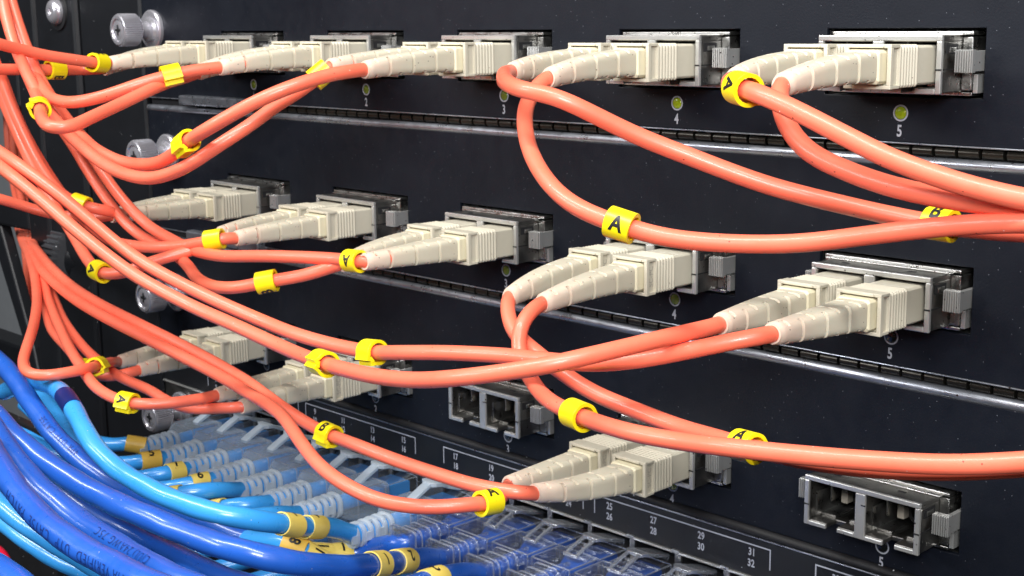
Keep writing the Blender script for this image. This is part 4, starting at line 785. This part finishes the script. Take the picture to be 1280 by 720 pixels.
SLEEVES = [
 ('3', (35.2, -34.2, -138.9), '', 0, FRONT, 'blank tan sleeve on the farthest left light blue cord', 5.4, 'sleeve_old'),
 ('5', (50.1, -38.2, -139.4), '5', 0, TOP, 'tan yellow sleeve numbered 5 on a light blue cord', 5.4, 'sleeve_old'),
 ('7', (62.2, -38.4, -140.0), '7', 0, TOP, 'yellow sleeve numbered 7 on a light blue cord', 4.6, 'sleeve'),
 ('9', (73.5, -36.9, -140.4), '9', 180, TOP, 'yellow sleeve with a 9 on the cord beside the 7 sleeve', 4.6, 'sleeve'),
 ('11', (83.6, -50.9, -138.2), '', 0, FRONT, 'small blank yellow sleeve peeping over the tall light blue cord', 4.6, 'sleeve'),
 ('13', (93.0, -44.7, -141.1), '', 0, FRONT, 'narrow yellow sleeve edge left of the two-sleeve cord', 4.6, 'sleeve'),
 ('17', (134.4, -46.0, -134.5), '4', 180, TOP, 'right one of the two adjoining yellow sleeves on the light blue cord', 5.8, 'sleeve'),
 ('17', (137.8, -54.5, -130.7), '1', 180, TOP, 'left one of the two adjoining yellow sleeves on the light blue cord', 5.8, 'sleeve'),
 ('21', (161.4, -42.9, -135.8), '2', 180, HALF, 'right one of the adjoining sleeves on the thick dark blue cord, numbered 2', 5.8, 'sleeve'),
 ('21', (167.7, -54.3, -131.4), '1', 180, HALF, 'left one of the adjoining sleeves on the thick dark blue cord, numbered 1', 5.8, 'sleeve'),
 ('19', (128.7, -34.3, -146.1), '1', 0, TOP, 'yellow sleeve numbered 1 above the dark blue cord with two sleeves', 5.8, 'sleeve'),
 ('19', (127.2, -39.4, -144.9), '1', 90, TOP, 'yellow sleeve left of the lone number 1 sleeve', 5.8, 'sleeve'),
 ('18', (133.7, -50.2, -138.2), '8', 90, TOP, 'tan sleeve with a sideways 8 under the two adjoining sleeves', 5.8, 'sleeve_old'),
 ('18', (136.4, -47.1, -140.6), '1', 90, TOP, 'yellow sleeve right of the sideways 8 sleeve', 5.8, 'sleeve'),
 ('23', (173.0, -44.3, -136.3), '2', 180, TOP, 'yellow sleeve cut by the bottom edge of the view', 5.8, 'sleeve')]
PRINTS = [
 ('27', (159.3, -115.0, -111.4), 'TIA VERIFIED  UTP  CAT5E  PATCH', 2.1, LOWER, 180),
 ('25', (155.2, -101.8, -118.9), 'C(UL) 24AWG 75C', 1.8, TOP, 180),
 ('19', (73.5, -74.9, -120.8), '4PR UTP CAT5E', 1.7, TOP, 180)]
BANDPOS = (79.1, -74.5, -110.6)
for row in CLIPS: clip(*row)

# ================================================================== NETWORK PATCH CORDS
def rrect(hx, hz, y, c, n=6):
    out = []
    for (sx_, sz, a0) in ((1, 1, 0), (-1, 1, 90), (-1, -1, 180), (1, -1, 270)):
        for j in range(n+1):
            a = math.radians(a0+90*j/n); out.append((sx_*(hx-c)+c*math.cos(a), y, sz*(hz-c)+c*math.sin(a)))
    return out
def edges(m, hx, hz, y0, y1, t, top_only=False, mi=1):
    # raised pale strips painting bright glints along a block's edges
    for q in (-1, 1):
        a, b = min(q*hx, q*(hx-t)), max(q*hx, q*(hx-t))
        for r_ in ((1,) if top_only else (-1, 1)):
            c, d = min(r_*hz, r_*(hz-t)), max(r_*hz, r_*(hz-t))
            m.box(a+q*.05, b+q*.05, y1, y0, c+r_*.05, d+r_*.05, mi)
    for y in (y0, y1):
        for r_ in (-1, 1):
            c, d = min(r_*hz, r_*(hz-t)), max(r_*hz, r_*(hz-t))
            m.box(-hx+t, hx-t, y-.03-(t if y == y1 else 0)+(t if y == y1 else 0), y+t*.6, c+r_*.06, d+r_*.06, mi)
        for q in (-1, 1):
            a, b = min(q*hx, q*(hx-t)), max(q*hx, q*(hx-t))
            m.box(a+q*.06, b+q*.06, y-.03, y+t*.6, -hz+t, hz-t, mi)
    return m
def frosted_plug():
    P = {}
    P['plug'] = MB().loft([rrect(5.25, 3.1, 6, .4), rrect(5.25, 3.1, -12.5, .4)])
    P['wire_block'] = MB().box(-3.7, 3.7, -11.8, -1.5, -1.9, 1.9)
    P['contact_strip'] = MB().box(-3.6, 3.6, -1.3, 4, -2.6, -.6)
    edges(P['plug'], 5.25, 3.1, -.3, -9.6, .2)
    b = MB(); b.loft([rrect(5.7, 3.95, -10, 1.0), rrect(5.8, 4.05, -11, 1.2), rrect(5.8, 4.05, -19.5, 1.4), rrect(4.4, 3.6, -21.6, 1.8), rrect(3.3, 3.2, -22.3, 2.2)])
    for y_ in (-10.8, -19.6): b.loft([rrect(5.8*f, 4.05*f, yy, 1.3) for f, yy in ((1.0, y_), (1.035, y_-.05), (1.035, y_-.35), (1.0, y_-.4))], False, False, 1)
    for q in (-1, 1): b.box(min(q*4.7, q*5.0), max(q*4.7, q*5.0), -19.4, -11, 3.95, 4.12, 1)
    P['boot_block'] = b
    m = MB(); y = -22.4
    for k in range(6):
        h = 3.15-.07*k
        m.loft([rrect(h*f, h*f, yy, h*f*.72) for f, yy in ((.72, y), (.97, y), (1.0, y-.25), (1.0, y-.9), (.97, y-1.15), (.72, y-1.15), (.72, y))], False, False)
        y -= 2.02
    for q in (0, 1):
        for k in range(3):
            yy = -23.8-4.04*k-(2.02 if q else 0)
            if q: m.box(2.4, 3.0, yy-1.0, yy+.6, -1.0, 1.0); m.box(-3.0, -2.4, yy-1.0, yy+.6, -1.0, 1.0)
            else: m.box(-.9, .9, yy-1.0, yy+.6, 2.4, 3.0); m.box(-.9, .9, yy-1.0, yy+.6, -3.0, -2.4)
    P['strain_relief'] = m
    t = MB()
    t.loft([[(-1.35, y, z), (1.35, y, z), (1.35, y, z-.9), (-1.35, y, z-.9)] for y, z in ((-15.5, 4.2), (-13.5, 5.3), (-9.5, 7.2))])
    t.loft([[(-w_, y, z), (w_, y, z), (w_, y, z-1.0), (-w_, y, z-1.0)] for y, z, w_ in ((-9.6, 7.3, 1.4), (-8.9, 7.5, 2.7), (-7.2, 7.3, 3.0), (-5.4, 6.4, 2.6), (-4.6, 5.9, 1.9), (-1, 4.6, 1.8), (3, 3.6, 1.8))])
    P['latch_tab'] = t
    return P
def clear_plug():
    P = {}
    m = MB(); m.loft([rrect(5.3, 3.1, 6, .3), rrect(5.3, 3.1, -9.8, .3)]); edges(m, 5.3, 3.1, -.4, -8.9, .24)
    m.box(-5.2, 5.2, -4.6, -4.3, 3.1, 3.25, 1); m.box(-2.6, 2.6, -7.0, -4.6, 3.1, 3.5, 0); P['plug'] = m
    P['wire_block'] = MB().loft([rrect(3.2, 1.9, 1.0, .9), rrect(3.6, 2.3, -3, .9), rrect(3.6, 2.4, -11, .9), rrect(2.2, 2.2, -14, 1.5)])
    m = MB(); m.box(-4.4, 4.4, -1.2, 4.5, .2, 2.6)
    P['contact_strip'] = m
    b = MB(); b.loft([rrect(5.55, 3.55, -9.2, .5), rrect(5.65, 3.7, -10, .5), rrect(5.65, 3.7, -18.4, .5), rrect(5.2, 3.4, -19.2, .6)])
    edges(b, 5.65, 3.7, -9.9, -18.9, .28)
    b.box(-5.95, -5.66, -16, -11, -1.4, 1.4); b.box(5.66, 5.95, -16, -11, -1.4, 1.4)
    for q in (-3.4, 0, 3.4): b.box(q-.45, q+.45, -18.2, -16.6, 3.71, 4.25)
    b.box(-4.8, 4.8, -12.6, -12.2, 3.71, 4.0); b.box(-5.3, 5.3, -10.4, -10.0, 3.71, 3.95)
    for q in (-4.7, 4.7): b.box(q-.6, q+.6, -21.4, -19.3, 1.6, 3.9)
    P['boot_block'] = b
    m = MB(); y = -19.9
    for k, h in enumerate((3.5, 3.3, 3.2, 3.9)):
        m.loft([rrect(h*f*1.06, h*f, yy, h*f*(.45 if k < 3 else .2)) for f, yy in ((.80, y), (.97, y), (1.0, y-.3), (1.0, y-1.2), (.96, y-1.5), (.80, y-1.5), (.80, y))], False, False)
        m.loft([rrect(h*f*1.06, h*f, yy, h*f*(.45 if k < 3 else .2)) for f, yy in ((1.0, y+.02), (1.045, y-.02), (1.045, y-.28), (1.0, y-.3))], False, False, 1)
        m.box(-.8, .8, y-2.6, y-1.2, 2.6, 3.2); m.box(-2.9, -2.4, y-2.6, y-1.2, -.8, .8)
        y -= 2.55
    P['strain_relief'] = m
    t = MB()
    for q in (-1, 1):
        t.loft([[(q*1.5-.35, y, z), (q*1.5+.35, y, z), (q*1.5+.35, y, z-.7), (q*1.5-.35, y, z-.7)] for y, z in ((-12.5, 4.0), (-10.5, 4.9), (-6.6, 6.2))])
    t.loft([[(-w_, y, z), (w_, y, z), (w_, y, z-.8), (-w_, y, z-.8)] for y, z, w_ in ((-6.6, 6.2, 1.9), (-5.8, 6.3, 2.6), (-4, 5.9, 3.0), (-1.5, 5.0, 2.9), (2.5, 3.9, 2.4))])
    t.box(-2.0, 2.0, -12.9, -12.2, 3.4, 4.1)
    P['latch_tab'] = t
    return P
FR = frosted_plug(); CL = clear_plug()
M['contacts'] = dusty('plug_contacts_dark', (.03, .028, .03), (.06, .055, .06), .3, metal=.3, dust=.04)
FRM = dict(plug=FR['plug'].mesh('plug', [M['frostclear'], M['frostedge']], 50), wire_block=FR['wire_block'].mesh('wire_block', M['lblue']), contact_strip=FR['contact_strip'].mesh('contact_strip', M['contacts']),
           boot_block=FR['boot_block'].mesh('boot_block', [M['frostblock'], M['frostedge']], 50), strain_relief=FR['strain_relief'].mesh('strain_relief', M['frost'], 50), latch_tab=FR['latch_tab'].mesh('latch_tab', M['frost'], 30))
CLM = dict(plug=CL['plug'].mesh('plug', [M['clear'], M['clearedge']], 50), wire_block=CL['wire_block'].mesh('wire_block', M['dblue'], 50), contact_strip=CL['contact_strip'].mesh('contact_strip', M['contacts']),
           boot_block=CL['boot_block'].mesh('boot_block', [M['clear'], M['clearedge']], 50), strain_relief=CL['strain_relief'].mesh('strain_relief', [M['clear'], M['clearedge']], 40), latch_tab=CL['latch_tab'].mesh('latch_tab', M['clearedge'], 30))
def add_plug(t, kind, x, z, flip=False):
    D = FRM if kind == 'f' else CLM
    p = obj('plug', D['plug'], t, (0, 0, 0), .0)
    for k in ('wire_block', 'contact_strip', 'boot_block', 'strain_relief', 'latch_tab'):
        obj(k, D[k], p, bev=.12 if k in ('latch_tab', 'contact_strip') else 0, seg=2)
    if flip: p.rotation_euler = (0, PI, 0)
    return p
ECORD = {}
def net_cord(key, dia, pts, mat, label, plug=None, x=0, z=-141, flip=False, group='blue network patch cords'):
    P = resample(pts, 1.5); PATH[key] = P
    org = Vector((x, 0, z)) if plug else P[0].copy()
    t = thing('network_patch_cord', label, 'network cord', org, group)
    obj('cord', sweep(P, dia/2, 28, wob=.022, seed=sum(map(ord, key)) % 89).mesh('cord', mat, 'all'), t, -org)
    if plug: add_plug(t, plug, x, z, flip)
    ECORD[key] = (t, org, dia/2); return t
NL = {
 '3': 'light blue network cord with a blank tan sleeve, farthest left of the frosted plugs',
 '5': 'light blue cord with a frosted boot, second from left, under the tan five sleeve',
 '7': 'light blue cord with a frosted boot, third from left, wearing the seven sleeve',
 '9': 'light blue cord with a frosted boot, fourth from left, wearing the nine sleeve',
 '11': 'bare light blue cord into the fifth frosted boot from the left',
 '13': 'bare light blue cord into the sixth frosted boot from the left',
 '15': 'light blue network cord with frosted boot just behind the two-sleeve cord',
 '17': 'thick light blue network cord arching over the bundle with two yellow sleeves',
 '19': 'deep blue network cord into the leftmost clear plug under number 19',
 '21': 'deep blue network cord with sleeves 1 and 2, topmost of the dark bundle',
 '23': 'deep blue network cord into the third clear plug, ending at the bottom edge',
 '25': 'deep blue network cord with faint jacket print, below the topmost dark one',
 '27': 'deep blue network cord with black VERIFIED UTP lettering at the lower left'}
for key in ('3', '5', '7', '9', '11', '13', '15', '17', '19', '21', '23', '25', '27'):
    D_, pts = EP[key]; n = int(key)
    net_cord(key, D_, pts, M['lblue'] if n <= 17 else M['dblue'], NL[key], 'f' if n <= 17 else 'c', PX[n])
x = PX[29]
net_cord('29', 4.8, [(x, -8, -141), (x, -20, -141), (x, -28, -141), (x-2, -42, -143), (x-10, -60, -155), (x-30, -80, -185), (x-60, -95, -230)], M['dblue'],
         'deep blue cord with clear plug, second from the right in the upper jack row', 'c', x)
x = PX[31]
net_cord('31', 4.8, [(x, -8, -141), (x, -20, -141), (x, -28, -141), (x-2, -42, -143), (x-10, -60, -155), (x-30, -80, -185), (x-60, -95, -230)], M['dblue'],
         'deep blue cord with clear plug, rightmost in the upper jack row', 'c', x)
ZL = -154.8
for n in (11, 13, 15):
    x = PX[n]
    net_cord(str(n+1), 4.1, [(x, -8, ZL), (x, -20, ZL), (x, -32, ZL), (x-4, -42, ZL-1), (x-16, -60, ZL-6), (x-45, -75, ZL-18), (x-90, -80, ZL-40)], M['lblue'],
             'light blue cord of the lower jack row, %s of its frosted plugs' % {11: 'leftmost', 13: 'second', 15: 'third'}[n], 'f', x, ZL, True)
x = PX[17]
net_cord('18', 4.3, EP['18'][1], M['lblue'], 'light blue network cord with sleeves 8 and 1 under the two-sleeve cord', 'f', x, ZL, True)
for n in (19, 21, 23, 25):
    x = PX[n]
    net_cord(str(n+1), 4.8, [(x, -8, ZL), (x, -20, ZL), (x, -28, ZL), (x-3, -42, ZL-2), (x-14, -58, ZL-14), (x-34, -70, ZL-40), (x-60, -80, ZL-80)], M['dblue'],
             'deep blue cord of the lower jack row, %s of its clear plugs' % {19: 'leftmost', 21: 'second', 23: 'third', 25: 'rightmost'}[n], 'c', x, ZL, True)
net_cord('L2', 4.5, EP['L2'][1], M['lblue'], 'light blue network cord passing beneath the dark bundle at the left edge')
net_cord('L3', 4.3, EP['L3'][1], M['lblue'], 'lowest light blue network cord crossing the dark gap at lower left')
net_cord('D6', 4.8, EP['D6'][1], M['dblue'], 'deep blue network cord filling the bottom left corner')
net_cord('RD', 4.2, EP['RD'][1], M['red'], 'red network cord glimpsed behind the blue ones in the lower left corner', group='red network cord')

def ring_on(key, pos, length, rad_add, mat, seed):
    P = PATH[key]; i = nearest(P, pos); r = ECORD[key][2]
    fx, T, up = axes_at(P, i, FRONT)
    me = sleeve_mesh(r+rad_add, length, seed, mat)
    return P, i, r, me, Matrix((fx, T, up)).transposed()
def sleeve(key, pos, txt, rot, lface, label, length=4.6, mat='sleeve', size=2.6):
    P, i, r, me, R = ring_on(key, pos, length, .10, M[mat], sum(map(ord, key+txt)) % 50)
    t = thing('cord_sleeve', label, 'cable sleeve', P[i], 'yellow number sleeves on network cords')
    o = obj('sleeve_band', me, t, bev=0); o.rotation_euler = R.to_euler()
    if txt:
        fx, T, up = axes_at(P, i, lface)
        q = obj('digit', wrap_text(txt, size, r+.10+.40, M['ink'], rot, .85), t); q.rotation_euler = Matrix((fx, T, up)).transposed().to_euler()
for row in SLEEVES: sleeve(*row)
# printed band on the tall light blue cord
t, org, r = ECORD['17']
P, i, r, me, R = ring_on('17', BANDPOS, 8.5, -.16, M['navyink'], 3)
o = obj('printed_band', me, t, P[i]-org); o.rotation_euler = R.to_euler()

def text_along(key, pos, txt, size, lface, rot, mat, sx_=.8):
    P = PATH[key]; i = nearest(P, pos); t, org, r = ECORD[key]; r += .10
    L = [0]
    for a in range(1, len(P)): L.append(L[-1]+(P[a]-P[a-1]).length)
    me = text_mesh(txt, size, sx_, bold=-.03, spacing=1.25)
    bm = bmesh.new(); bm.from_mesh(me)
    for _ in range(2): bmesh.ops.subdivide_edges(bm, edges=[e for e in bm.edges if e.calc_length() > .5*S], cuts=2)
    bmesh.ops.triangulate(bm, faces=bm.faces)
    fx, T0, up = axes_at(P, i, lface); sgn = 1 if (P[min(i+1, len(P)-1)]-P[i]).dot(T0) > 0 else -1
    for v in bm.verts:
        x, y = v.co.x/S, v.co.y/S
        if rot == 180: x, y = -x, -y
        s_ = L[i]+sgn*x; a = min(max(1, next((k for k in range(1, len(L)) if L[k] >= s_), len(L)-1)), len(L)-1)
        f = (s_-L[a-1])/max(L[a]-L[a-1], 1e-6); c = P[a-1].lerp(P[a], f)
        fx, T, up = axes_at(P, a, lface); an = y/r
        v.co = (c+fx*(r*math.cos(an))+up*(r*math.sin(an))-org)*S
    bm.to_mesh(me); bm.free(); me.materials.append(mat); obj('jacket_print', me, t)
for row in PRINTS: text_along(*row[:4], *row[4:6], M['navyink'])
